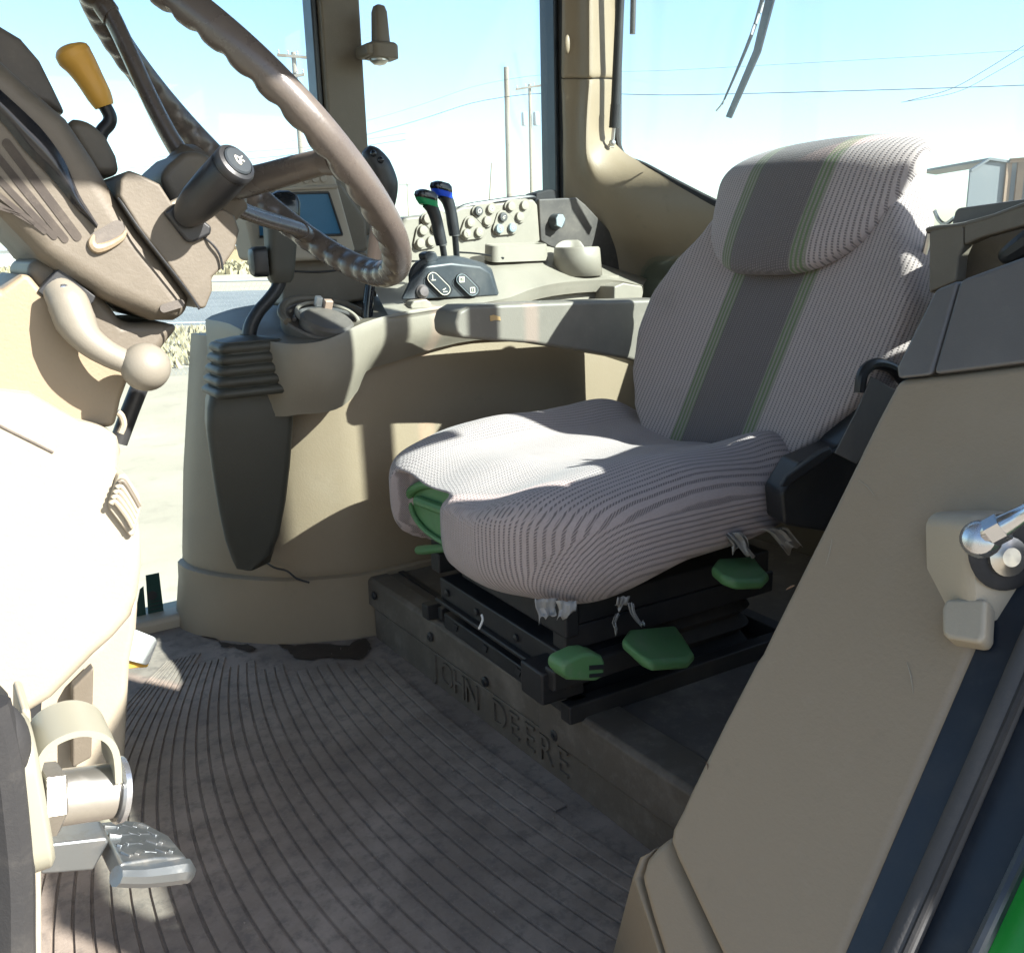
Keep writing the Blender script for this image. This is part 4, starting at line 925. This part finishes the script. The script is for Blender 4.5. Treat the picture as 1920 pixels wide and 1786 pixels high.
def capsule(a, b, r, n=8):
    a, b = Vector(a), Vector(b); d = atan2(b.y-a.y, b.x-a.x); out = []
    for k in range(n+1): t = d+pi/2+pi*k/n; out.append((a.x+r*cos(t), a.y+r*sin(t)))
    for k in range(n+1): t = d-pi/2+pi*k/n; out.append((b.x+r*cos(t), b.y+r*sin(t)))
    return out
for a, b, glyph in (((812, 521), (834, 543), 'L'), ((866, 524), (886, 544), '21')):
    f1 = obj('switch_bezel', prism([at(x, y, Y=YP) for x, y in capsule((*a, 0), (*b, 0), 13)], (0, -.004, 0)), BLACK, hp, bevel=.001)
    f2 = obj('rocker_switch', prism([at(x, y, Y=YP-.004) for x, y in capsule((*a, 0), (*b, 0), 10.5)], (0, -.005, 0)), PODB, hp, bevel=.0015)
    ed = [at(x, y, Y=YP-.0092) for x, y in capsule((*a, 0), (*b, 0), 10)]; ed.append(ed[0])
    obj('switch_edge', tube(ed, .0007, 6, 1), ICON if glyph == 'L' else BTNB, f2)
    for (x, y), g in ((a, glyph[0]), (b, glyph[-1])):
        c = at(x, y, Y=YP-.0095)
        if g in '21':
            for s in (Vector((.0048, 0, 0)), Vector((-.0048, 0, 0))): obj('icon_frame', obox(c+s, (.0008, 0, 0), (0, .0005, 0), (0, 0, .0055)), ICON, f2)
            for s in (Vector((0, 0, .0048)), Vector((0, 0, -.0048))): obj('icon_frame', obox(c+s, (.004, 0, 0), (0, .0005, 0), (0, 0, .0008)), ICON, f2)
            text_mesh('icon_digit', g, .0085, c+Vector((0, -.0003, 0)), (1, 0, 0), (0, 0, 1), ICON, f2, .0003)
        else:
            up_ = (x, y) == a
            obj('icon_bar', obox(c+Vector((-.001, 0, .001)), (.0007, 0, 0) if up_ else (.0035, 0, .0015), (0, .0005, 0), (0, 0, .005) if up_ else (-.0004, 0, .0007)), ICON, f2)
            obj('icon_bar', obox(c+Vector((.001, 0, -.004)), (.0045, 0, 0), (0, .0005, 0), (0, 0, .0008)), ICON, f2)
obj('round_button', lathe([(.0135, 0), (.0135, .004), (.0105, .006), (.0105, .009), (.009, .011), (0, .0115)], at(791, 547, Y=YP), (0, -1, .1), 24), BTND, hp)
obj('pod_nub', prism([at(x, y, Y=1.585) for x, y in ((770, 574), (776, 564), (800, 561), (808, 566), (812, 578), (772, 580))], (0, .03, 0)), CONSOLE_T, cs, bevel=.004)
def hyd(base, pts, band, mat, lab, Yl):
    l = obj('hydraulic_lever', tube([at(x, y, Y=Yl) for x, y in base], .0085, 12, 3, flat=.7), BLACK, cs, label=lab)
    g = [at(x, y, Y=Yl) for x, y in pts]
    obj('grip', tube(g, [.0115, .0122, .0118, .0128, .0150], 16, 5), BLACK, l)
    d = (g[-1]-g[-2]).normalized(); tcen = g[-1]+Vector((-.004, 0, .001))
    rg = lambda w, h, z, s=0: [tcen+Vector((x+s, y, z+.22*-x)) for x, y in rrect(w, h, min(w, h)*.75, 5)]
    obj('colour_band', loft([rg(.0175, .0145, -.007, .003), rg(.0205, .0155, .001), rg(.0215, .0158, .005, -.001)]), mat, l)
    obj('cap', loft([rg(.0212, .0156, .0052, -.001), rg(.0225, .016, .010, -.002), rg(.021, .015, .017, -.001), rg(.015, .011, .0215, .001), rg(.004, .003, .0225, .001)]), GLOSSB, l)
    obj('grip_ring', tube([g[0]-Vector((.0, 0, .003)), g[0]+Vector((0, 0, .001))], .0105, 14, 1), BTND, l)
hyd([(857, 496), (855, 465), (852, 432)], [(852, 440), (849, 420), (845, 395), (839, 376), (832, 364)], 0, BLUBAND, 'black hydraulic lever with blue band, behind the green one', 1.70)
hyd([(835, 496), (832, 475), (828, 452)], [(828, 458), (823, 436), (818, 412), (811, 392), (804, 380)], 0, GRNBAND, 'black hydraulic lever with green band, nearer of the pair', 1.665)

# ================================================================== SHIFT LEVER WITH BOOT
sl_ = thing('shift_lever', at(470, 1070, Y=1.62), 'dark olive shift lever housing with rubber boot on the console nose', 'lever')
def q4(z, x0, x1, y0, y1, r=.014):
    cx, cy = (x0+x1)/2, (y0+y1)/2
    return [Vector((cx+x, cy+y, z)) for x, y in rrect((x1-x0)/2, (y1-y0)/2, r, 4)]
def hs(px, py, Y, w): return at(px, py, Y=Y)
rows = []
for py, l, r_, yf, dp in ((738, 392, 546, 1.575, .13), (760, 388, 551, 1.572, .14), (800, 387, 552, 1.575, .14), (880, 397, 546, 1.585, .13), (950, 408, 537, 1.60, .12), (1010, 420, 524, 1.615, .10), (1045, 430, 505, 1.63, .08), (1068, 440, 470, 1.645, .06)):
    a = at(l, py, Y=yf+.035); b = at(r_, py, Y=yf); zz = (a.z+b.z)/2
    t = Vector((b.x-a.x, b.y-a.y, 0)); w = t.length; t.normalize(); nrm = Vector((-t.y, t.x, 0)); nrm = nrm if nrm.y > 0 else -nrm
    c = Vector(((a.x+b.x)/2, (a.y+b.y)/2, zz))+nrm*dp/2
    rows.append([c+t*x+nrm*y for x, y in rrect(w/2, dp/2, min(.014, w*.2), 4)])
obj('housing', loft(rows), BOXG, sl_, ang=50)
c0_ = rows[0]; cc = sum(c0_, Vector((0, 0, 0)))/len(c0_)
cc = at(477, 738, Y=1.60)
bt = []
for i in range(5):
    k = 1-.30*(i/4.6); z = cc.z+.004+i*.0185
    for w, dz in ((.93, 0), (1.0, .004), (1.0, .011), (.93, .0155), (.86, .0165), (.86, .018)):
        bt.append([Vector((cc.x-.001*i, cc.y, z+dz))+Vector((x, y, 0)) for x, y in rrect(.080*k*w, .058*k*w, .02*k, 5)])
z = bt[-1][0].z
bt.append([Vector((cc.x-.008, cc.y, z+.006))+Vector((x, y, 0)) for x, y in rrect(.02, .018, .012, 5)])
obj('boot', loft(bt), BOXG, sl_, ang=70)
YL = 1.625
obj('boot_collar', tube([at(464, 645, Y=YL), at(466, 628, Y=YL)], .0155, 16, 1), BOXG, sl_)
obj('shaft', tube([at(x, y, Y=YL) for x, y in ((466, 640), (470, 612), (484, 585), (504, 562), (520, 540), (526, 520), (526, 500))], [.013, .0125, .0115, .0115, .0115, .0115, .0115], 14, 5), BLACK, sl_)
gp = obj('grip', loft([[at(526, py, Y=YL)+Vector((x, y, 0)) for x, y in rrect(w, h, min(w, h)*.6, 5)] for py, w, h in ((530, .016, .014), (522, .021, .018), (500, .0235, .019), (460, .026, .021), (420, .028, .023), (395, .029, .024), (375, .027, .022), (362, .018, .016))]), BOXG, sl_)
obj('grip_cap', loft([[at(528, py, Y=YL-.002)+Vector((x, y, 0)) for x, y in rrect(w, h, min(w, h)*.6, 5)] for py, w, h in ((412, .0292, .0245), (380, .030, .025), (366, .025, .02), (358, .012, .01))]), GLOSSB, gp)
obj('side_button', loft([[at(484, 491, Y=YL)+Vector((-d, y, z)) for y, z in rrect(h, w, h*.6, 5)] for d, h, w in ((-.012, .018, .026), (.006, .018, .026), (.012, .015, .022), (.015, .008, .014))]), BLACK, gp)

# ================================================================== DISPLAY
dm = thing('display_monitor', at(600, 565, Y=1.76), 'tan display monitor with blank blue-grey screen behind the steering wheel', 'monitor')
mon = obj('housing', prism([at(x, y, Y=1.70) for x, y in ((452, 370), (470, 335), (500, 324), (600, 318), (622, 322), (632, 335), (668, 466), (664, 480), (652, 486), (560, 490), (480, 488))], (-.015, .06, 0)), BTN, dm, bevel=.008, seg=3)
obj('bezel_ridge', tube([at(x, y, Y=1.698) for x, y in ((478, 357), (560, 353), (632, 350))], .0035, 8, 2), BTN, mon)
obj('screen', prism([at(x, y, Y=1.698) for x, y in ((480, 365), (615, 362), (641, 439), (488, 443))], (0, .004, 0)), SCREEN, mon)
for a, b in (((479, 364), (616, 361)), ((616, 361), (642, 440)), ((642, 440), (487, 444))):
    obj('screen_edge', tube([at(*a, Y=1.697), at(*b, Y=1.697)], .0022, 6, 1), BLACK, mon)
for x, y in ((574, 338), (590, 336), (606, 336)): obj('button', lathe([(.0068, 0), (.0068, .002), (.0055, .0032), (0, .003)], at(x, y, Y=1.70), (0, -1, .1), 16), BTN, mon)
lb = obj('name_plate', prism([at(x, y, Y=1.698) for x, y in ((582, 448), (631, 448), (633, 458), (584, 459))], (0, .003, 0)), BTND, mon)
text_mesh('name_text', 'CENTER', .0085, at(608, 453.5, Y=1.6975), (1, 0, .0), (0, 0, 1), WHITE, lb, .0003)
obj('stalk', prism([at(x, y, Y=1.74) for x, y in ((535, 480), (690, 470), (705, 520), (700, 560), (620, 575), (530, 575))], (0, .08, 0)), TAUPE, dm, bevel=.008)
obj('arm_seam', tube([at(x, y, Y=1.738) for x, y in ((545, 508), (600, 510), (650, 503), (690, 490))], .0018, 6, 3), BLACK, dm)
obj('back_pod', prism([at(x, y, Y=1.78) for x, y in ((600, 330), (640, 340), (688, 410), (694, 470), (640, 490))], (0, .05, 0)), TAUPE, dm, bevel=.01)

# ================================================================== STEERING WHEEL
WC = Vector((.3639, 1.0888, .8846)); WN = Vector((.7248, -.0606, .6863)).normalized(); WR = .215
wa = WN.cross(Vector((0, 1, 0))).normalized(); wbv = WN.cross(wa)
def wr(deg, R=WR, d=0): return WC+(wa*cos(radians(deg))+wbv*sin(radians(deg)))*R+WN*d
sw_ = thing('steering_wheel', WC-WN*.08, 'worn brown three-spoke steering wheel with finger grips', 'steering wheel')
rings = []; NS = 360
for i in range(NS):
    dg = 360*i/NS; rad = (wa*cos(radians(dg))+wbv*sin(radians(dg))); C = WC+rad*WR
    lob = .5+.5*cos(radians(dg*42)); ring_ = []
    for k in range(18):
        a = 2*pi*k/18; inner = max(0, -cos(a)*.75-sin(a)*.65)       # inside and underside carry the finger grips
        r_ = .0168+(-.0034*(1-lob)**2+.0006)*ss(.15, .7, inner)
        ring_.append(C+(rad*cos(a)+WN*sin(a))*r_)
    rings.append(ring_)
rings.append(rings[0]); V, F = loft(rings, True, False)
obj('rim', (V, F), RIMM, sw_, ang=60)
hub = WC-WN*.075
for dg in (102, 222, 342):
    rad = (wa*cos(radians(dg))+wbv*sin(radians(dg))); tg = WN.cross(rad)
    pts = [(0.02, -.070), (.05, -.066), (.10, -.046), (.15, -.022), (.185, -.006), (.207, .0)]
    wds = [.020, .019, .0165, .015, .0135, .0125]; R_ = []
    for (q_, h), w in zip(pts, wds):
        R_.append([WC+rad*q_+WN*(h+sin(a)*.0105)+tg*(cos(a)*w) for a in [2*pi*k/20 for k in range(20)]])
    Rs = [list(r) for r in zip(*[cat(c_, 4) for c_ in zip(*R_)])]
    obj('spoke', loft(Rs), RIMM, sw_, ang=60)
    obj('spoke_collar', loft([[WC+rad*(.186+q_)+WN*(-.006+q_*.25+sin(a)*.0122)+tg*(cos(a)*.0152) for a in [2*pi*k/20 for k in range(20)]] for q_ in (0, .016)]), RIMM, sw_, ang=60)
obj('hub', lathe([(.0, -.02), (.044, -.02), (.048, -.012), (.048, .012), (.040, .020), (.0, .022)], hub, WN, 32), TAUPE, sw_)

# ================================================================== STEERING COLUMN AND INSTRUMENT COVER
sc = thing('steering_column', (.1, 1.1, 0), 'taupe steering column with instrument cover, stalks and sunlit pedestal', 'steering column')
def cy(pix, Y, th, mat, name='cover', par=None, bev=.02, seg=4, xo=0, label=None):
    return obj(name, prism([at(x, y, Y=Y) for x, y in pix], (xo, th, 0)), mat, par or sc, bevel=bev, seg=seg, label=label)
YC = .97
icv = cy([(-330, -290), (0, 106), (62, 163), (128, 220), (180, 298), (222, 371), (262, 430), (310, 492), (352, 546), (372, 580), (332, 602), (290, 602), (200, 562), (120, 513), (74, 484), (58, 462), (0, 402), (-330, 130)], YC, .24, TAUPE, 'instrument_cover', bev=.03, seg=6)
cy([(-300, -370), (0, 46), (40, 70), (76, 112), (100, 160), (127, 216), (60, 190), (0, 140)], 1.13, .06, TAUPE_D, 'cluster_hood', icv, .01)
cy([(120, 232), (140, 222), (168, 224), (200, 254), (220, 292), (228, 330), (180, 330)], 1.06, .08, TAUPE, 'side_boss', icv, .02)
hs_ = cy([(224, 368), (226, 336), (240, 318), (262, 326), (300, 345), (330, 392), (420, 392), (440, 402), (450, 432), (441, 468), (418, 502), (398, 520), (399, 545), (386, 578), (374, 579), (312, 492), (262, 430)], .962, .25, TAUPE, 'stalk_housing', bev=.026, seg=6)
cy([(300, 330), (318, 308), (345, 284), (372, 280), (404, 296), (412, 320), (400, 370), (330, 392)], 1.02, .13, TAUPE, 'hub_shroud', hs_, .015)
for pts in (((222, 371), (262, 430), (310, 492), (352, 546), (374, 580)), ((372, 440), (395, 455), (412, 478), (418, 506))):
    obj('seam', tube([at(x, y, Y=.9585 if i_ else .966) for i_, (x, y) in enumerate(pts)], .0012, 6, 4), BLACK, hs_)
# dark glossy strip and vent grille on the cover side
up_ = [(-80, 95), (0, 168), (50, 214), (84, 249), (121, 302), (148, 363), (168, 396), (184, 421)]
dn_ = [(-80, 160), (0, 226), (46, 282), (94, 332), (124, 368), (146, 394), (163, 410), (181, 429)]
rows = [[at(x, y, Y=YC-.0025) for x, y in up_], [at((a[0]+b[0])/2, (a[1]+b[1])/2, Y=YC-.009) for a, b in zip(up_, dn_)], [at(x, y, Y=YC-.0025) for x, y in dn_]]
obj('gloss_strip', grid(smooth_rows(rows, 4)), GLOSSB, icv)
VD = plastic('vent_shade_brown', (.036, .029, .024), .75, .2)
for (a, b, w) in (((12, 268), (145, 444), 8.5), ((-14, 282), (122, 449), 7), ((-34, 303), (102, 444), 6), ((-46, 330), (84, 435), 4.6), ((-54, 352), (62, 420), 3.4), ((-60, 372), (38, 403), 2.4)):
    obj('vent_slot_shade', prism([at(x, y, Y=YC-.0008) for x, y in capsule((*a, 0), (*b, 0), w, 5)], (0, .002, 0)), VD, icv)  # raised dark capsules; the brown stands in for shade inside open slots
ov = [at(x, y, Y=YC-.0012) for x, y in capsule((186, 447, 0), (220, 428, 0), 15)]
obj('oval_recess_shade', prism(ov, (0, .002, 0)), TAUPE_D, icv)  # raised dark oval painted as the shade of a recess, as is the one below
obj('recess_lip', tube([at(x, y, Y=YC-.002) for x, y in ((176, 440), (172, 456), (182, 466), (205, 460), (228, 446), (236, 432))], [.001, .004, .005, .004, .003, .001], 8, 4), BEIGE, icv)
obj('oval_recess_shade', prism([at(x, y, Y=YC-.001) for x, y in capsule((308, 578, 0), (338, 569, 0), 8)], (0, .002, 0)), TAUPE_D, icv)
# horn stalk
hb = cy([(308, 398), (330, 380), (352, 388), (398, 425), (396, 440), (362, 456), (350, 452)], .955, .03, BLACK, 'stalk_boot', hs_, .005)
h0, h1 = at(346, 408, Y=.955), at(446, 302, Y=.885); hd = (h1-h0).normalized(); hl = (h1-h0).length
hsx = obj('horn_stalk', lathe([(.012, 0), (.016, hl*.12), (.0185, hl*.3), (.0195, hl*.6), (.0195, hl*.86), (.0185, hl*.88), (.0198, hl*.9), (.0198, hl*.96), (.0185, hl*.985), (.015, hl), (.0148, hl-.003), (0, hl-.003)], h0, hd, 32), BLACK, sc, label='thick black stalk with a horn button on its end')
hbtn = obj('horn_button', lathe([(.0142, -.004), (.0142, .0005), (.0128, .002), (0, .0026)], h0+hd*hl, hd, 28), PODB, hsx)
ha = hd.cross(Vector((0, 0, 1))).normalized(); hb2 = ha.cross(hd); hcn = h0+hd*(hl+.0028)
obj('horn_icon', tube([hcn+ha*x*.007+hb2*y*.007 for x, y in ((-.7, .5), (-.2, .2), (.5, .5), (.6, 0), (.5, -.5), (-.2, -.1), (-.7, -.3))], .0007, 6, 3), ICON, hbtn)
obj('horn_icon', tube([hcn+ha*x*.007+hb2*y*.007 for x, y in ((-.1, .2), (.1, -.7), (.45, -.7), (.5, -.45))], .0006, 6, 3), ICON, hbtn)
cy([(300, 408), (322, 378), (345, 366), (352, 376), (330, 400), (312, 418)], .966, .02, BEIGE_L, 'stalk_collar', hs_, .004)
# yellow lever
yl = obj('lever_stem', tube([at(x, y, Y=1.17) for x, y in ((186, 262), (192, 246), (204, 232), (206, 218), (196, 198), (188, 184))], .0075, 12, 5), BLACK, sc)
obj('yellow_grip', tube([at(x, y, Y=1.17) for x, y in ((196, 200), (186, 180), (168, 148), (152, 122), (140, 106), (133, 95), (129, 88), (127, 84))], [.0105, .0135, .015, .0172, .0195, .0185, .014, .005], 18, 5, flat=1.0), YELLOW, yl, label='yellow plastic lever grip beside the steering wheel')
# pedestal
YQ = .985
pu_ = cy([(-420, 560), (0, 545), (40, 515), (52, 512), (84, 550), (128, 592), (190, 650), (246, 700), (228, 748), (216, 800), (150, 806), (60, 816), (-420, 840)], YQ, .20, BEIGE, 'upper_pedestal', bev=.022)
cy([(44, 512), (66, 480), (118, 494), (186, 548), (232, 606), (300, 604), (340, 610), (300, 660), (250, 712), (190, 652), (128, 592), (82, 548)], 1.0, .17, TAUPE, 'column_sleeve', bev=.01)
cy([(70, 546), (110, 504), (116, 504), (180, 556), (176, 566), (160, 580), (130, 600), (96, 566)], .982, .02, BLACK, 'lever_slot', pu_, .003)
cy([(93, 537), (108, 520), (122, 530), (112, 548)], .975, .01, CHROME, 'lever_bracket', pu_, .002)
tl = obj('tilt_lever', tube([at(x, y, Y=d) for x, y, d in ((104, 540, .975), (126, 566, .965), (142, 604, .958), (164, 636, .950), (200, 662, .944), (236, 678, .940), (256, 684, .938))], [.013, .0185, .0185, .0145, .0125, .0115, .0115], 16, 5, flat=1.0), LEVG, sc, label='curved grey lever with a round ball knob')
obj('ball_knob', ball(at(273, 688, Y=.936), .0232, 28, 18), LEVG, tl)
obj('lever_pin', lathe([(.006, 0), (.006, .012), (.004, .014), (0, .0145)], at(122, 546, Y=.968), (-.2, -1, .1), 14), CHROME, tl)
pl_ = cy([(-460, 690), (60, 740), (150, 792), (206, 802), (224, 822), (231, 850), (222, 880), (232, 906), (258, 950), (269, 1000), (270, 1060), (262, 1120), (250, 1158), (216, 1198), (180, 1230), (100, 1312), (40, 1350), (-120, 1420), (-460, 1430)], .955, .26, BEIGE_L, 'lower_pedestal', bev=.030)
obj('panel_seam', tube([at(x, y, Y=.9545) for x, y in ((-40, 776), (0, 798), (60, 828), (100, 848))], .0012, 6, 2), TAUPE_D, pl_)
s_ = obj('screw', lathe([(.0055, 0), (.0055, .0008), (.004, .0016), (0, .0018)], at(72, 757, Y=.955 if False else .9835), (0, -1, 0), 16), ZINC, pu_)
for d_ in (Vector((.0025, 0, .002)), Vector((-.002, 0, .0025))):
    obj('screw_slot', obox(at(72, 757, Y=.9818), d_, (0, .0004, 0), Vector((-d_.z, 0, d_.x)).normalized()*.0006), BLACK, s_)
vg = cy([(204, 944), (222, 890), (236, 888), (262, 928), (266, 950), (252, 1004), (244, 1006), (206, 956)], .948, .05, BEIGE_L, 'air_vent', pl_, .006)
for k in range(5):
    o_ = k*9
    obj('vent_louvre', tube([at(x, y, Y=.9445) for x, y in ((208+o_*.42, 944-o_*1.1), (216+o_*.42, 940-o_*1.05), (238+o_*.3, 968-o_*1.05), (249+o_*.3, 988-o_*1.05))], .0028, 8, 3), TAUPE if k > 3 else BEIGE_L, vg)
obj('steering_pipe', tube([at(266, 715, Y=1.2), at(244, 770, Y=1.2), at(222, 830, Y=1.2)], .011, 12, 2), BLACK, sc)
obj('pipe_clip', tube([at(226, 812, Y=1.17), at(232, 796, Y=1.17), at(228, 780, Y=1.17), at(220, 772, Y=1.17)], .004, 8, 3), BEIGE_L, sc)
ft = cy([(30, 1300), (180, 1210), (262, 1120), (258, 1180), (246, 1240), (241, 1330), (236, 1430), (228, 1540), (30, 1640)], 1.22, .30, BEIGE_L, 'pedestal_foot', bev=.012)
cy([(50, 1330), (80, 1300), (72, 1420), (55, 1460)], 1.05, .03, BLACK, 'foot_bracket', bev=.003)
cy([(136, 1290), (176, 1250), (172, 1420), (136, 1440)], 1.19, .02, TAUPE, 'foot_strip', bev=.003)

# ================================================================== PEDALS
pd = thing('clutch_pedal', at(260, 1640, Z=0), 'worn black clutch pedal with scuffed tread beneath the door striker', 'pedal')
A_, B2, C2, D2 = at(186, 1540, Y=.80), at(268, 1540, Y=.815), at(352, 1606, Y=.72), at(226, 1618, Y=.70)
E2 = at(318, 1566, Y=.78)
pdn = (B2-A_).cross(D2-A_).normalized(); pdn = pdn if pdn.z > 0 else -pdn
obj('pad', prism([A_, (A_+B2)/2+pdn*.002, B2, E2, C2, (C2+D2)/2+pdn*.002, D2, (A_+D2)/2], -pdn*.016), PEDALM, pd, bevel=.003, seg=3)
obj('pad_lip', tube([D2-pdn*.010, (D2*2+C2)/3-pdn*.012, (D2+C2*2)/3-pdn*.012, C2-pdn*.012, C2+(C2-D2)*.05-pdn*.02], [.008, .009, .010, .011, .006], 10, 4), PEDALM, pd)
random.seed(3)
for i_ in range(5):
    for j_ in range(4):
        u1, v1 = (i_+.8)/5.6, (j_+.7)/4.4
        p_ = A_*(1-u1)*(1-v1)+B2*u1*(1-v1)+C2*u1*v1+D2*(1-u1)*v1+pdn*.001
        t1 = ((B2-A_)*random.uniform(.5, 1)+(D2-A_)*random.uniform(-.6, .6)).normalized()
        obj('tread_stud', obox(p_, t1*.0055, pdn.cross(t1)*.0022, pdn*.0014), PEDALM, pd, bevel=.0008)
obj('arm', prism([at(x, y, Y=.74) for x, y in ((60, 1586), (130, 1578), (200, 1570), (206, 1578), (176, 1632), (76, 1640))], (0, .03, 0)), PEDALM, pd, bevel=.003)
bp_ = thing('brake_pedal', at(262, 1250, Z=0), 'orange pedal pad with sun glare painted white, beside the pedestal', 'pedal')
obj('pad', prism([at(x, y, Y=1.50) for x, y in ((236, 1176), (252, 1180), (292, 1196), (296, 1204), (280, 1244), (274, 1248), (238, 1238))], (0, .006, 0)), WHITE, bp_, bevel=.003)  # white colour stands in for sun glare on an orange pad
obj('pad_backing', prism([at(x, y, Y=1.508) for x, y in ((234, 1182), (294, 1200), (277, 1251), (236, 1254))], (0, .014, 0)), YELLOW, bp_, bevel=.002)
obj('arm', tube([at(245, 1215, Y=1.53), at(215, 1190, Y=1.50), at(190, 1150, Y=1.46)], .010, 10, 3), BLACK, bp_)

# ================================================================== DOOR STRIKER AND FRONT DOOR FRAME
df = thing('front_door_frame', at(20, 1786, Y=.42), 'black front door frame edge at the far left bottom', 'door frame')
obj('frame', prism([at(x, y, Y=.42) for x, y in ((-120, 1150), (-420, 300), (-340, 300), (-30, 1150), (-6, 1330), (34, 1372), (50, 1440), (62, 1560), (56, 1640), (36, 1692), (50, 1800), (66, 1960), (-120, 1960))], (0, .05, 0)), CABFRAME, df, bevel=.006)
obj('rubber_seal', tube([at(x, y, Y=.41) for x, y in ((-20, 1320), (4, 1420), (18, 1530), (28, 1650), (30, 1800), (38, 1960))], .008, 10, 4), RUBBER, df)
obj('rubber_bump', ball(at(14, 1392, Y=.415), 1, 16, 12, (.009, .010, .018)), RUBBER, df)
obj('sill_trim', prism([at(x, y, Y=.475) for x, y in ((40, 1330), (58, 1330), (78, 1600), (80, 1960), (40, 1960))], (0, .04, 0)), BEIGE_L, df, bevel=.004)
dk = thing('door_striker', at(60, 1560, Y=.43), 'steel door striker pin with yellowed plastic guard at left', 'striker')
yS = .43
obj('base_plate', loft([[at(60, 1482, Y=yS)+Vector((d, y, z)) for y, z in rrect(w, h, w*.8, 6)] for d, w, h in ((-.006, .022, .035), (.002, .022, .035), (.004, .019, .032))]), CLEARP, dk, bevel=.001)
p0, p1 = at(72, 1500, Y=yS), at(232, 1478, Y=yS+.004)
pdv = (p1-p0).normalized(); plen = (p1-p0).length
obj('collar', lathe([(.0165, 0), (.0165, plen*.2), (.0145, plen*.24)], p0, pdv, 6), ZINC, dk, smooth=False)
obj('pin', lathe([(.0128, plen*.15), (.0128, plen*.84), (.0105, plen*.85), (.0105, plen*.88)], p0, pdv, 28), ZINC, dk)
obj('pin_head', lathe([(.0, plen*.86), (.0145, plen*.87), (.0158, plen*.9), (.0155, plen*.97), (.012, plen*1.0), (0, plen*1.005)], p0, pdv, 28), CHROME, dk)
gpts = cat([at(x, y, Y=yS) for x, y in ((80, 1572), (66, 1500), (66, 1430), (88, 1384), (140, 1360), (186, 1366), (210, 1394), (216, 1452))], 5)
gr = []
for i_, p_ in enumerate(gpts):
    t_ = (gpts[min(i_+1, len(gpts)-1)]-gpts[max(i_-1, 0)]).normalized(); nn = t_.cross(Vector((0, 1, 0))).normalized()*.0015
    wd = .026
    gr.append([p_+nn+Vector((0, -wd*.35, 0)), p_+nn+Vector((0, wd, 0)), p_-nn+Vector((0, wd, 0)), p_-nn+Vector((0, -wd*.35, 0))])
obj('guard', loft(gr), CLEARP, dk)
# decals on the low window pane
for pts, lb_ in ((((273, 1078), (298, 1073), (307, 1148), (278, 1155)), 'dark green warning decal with round emblem low on the window'), (((262, 1104), (269, 1098), (274, 1156), (254, 1161), (257, 1130)), 'dark green decal strip half hidden behind the pedestal')):
    d_ = obj('window_decal', prism([at(x, y, Y=1.946) for x, y in pts], (0, -.0012, 0)), DECAL, smooth=False); tag(d_, lb_, 'decal')
    if 'emblem' in lb_:
        e_ = obj('emblem', lathe([(.0, 0), (.010, 0), (.010, .0012), (.007, .0012), (.0, .001)], at(285, 1116, Y=1.9445), (0, -1, 0), 20), BLACK, d_)
        for k in range(3): obj('print_line', prism([at(x, y, Y=1.9445) for x, y in ((282, 1128+k*7), (303, 1124+k*7), (303, 1126+k*7), (282, 1130+k*7))], (0, -.0008, 0)), BLACK, d_)
# loose grit on the floor mat
random.seed(11); V, F = [], []
for i_ in range(150):
    x, y = random.uniform(.1, .68), random.uniform(.7, 1.6); r_ = random.uniform(.0006, .0018); k = len(V); c_ = Vector((x, y, -.0004+r_*.6))
    V += [c_+Vector(v)*r_ for v in ((1, 0, 0), (-1, .2, 0), (.1, 1, .1), (-.1, -1, 0), (0, .1, .8), (0, 0, -.9))]
    F += [(k+a, k+b, k+c) for a, b, c in ((0, 2, 4), (2, 1, 4), (1, 3, 4), (3, 0, 4), (2, 0, 5), (1, 2, 5), (3, 1, 5), (0, 3, 5))]
tag(obj('floor_grit', (V, F), plastic('grit', (.22, .19, .16), .9, 0), smooth=False), 'scattered pale grit and dust crumbs on the floor mat', 'grit', kind='stuff')
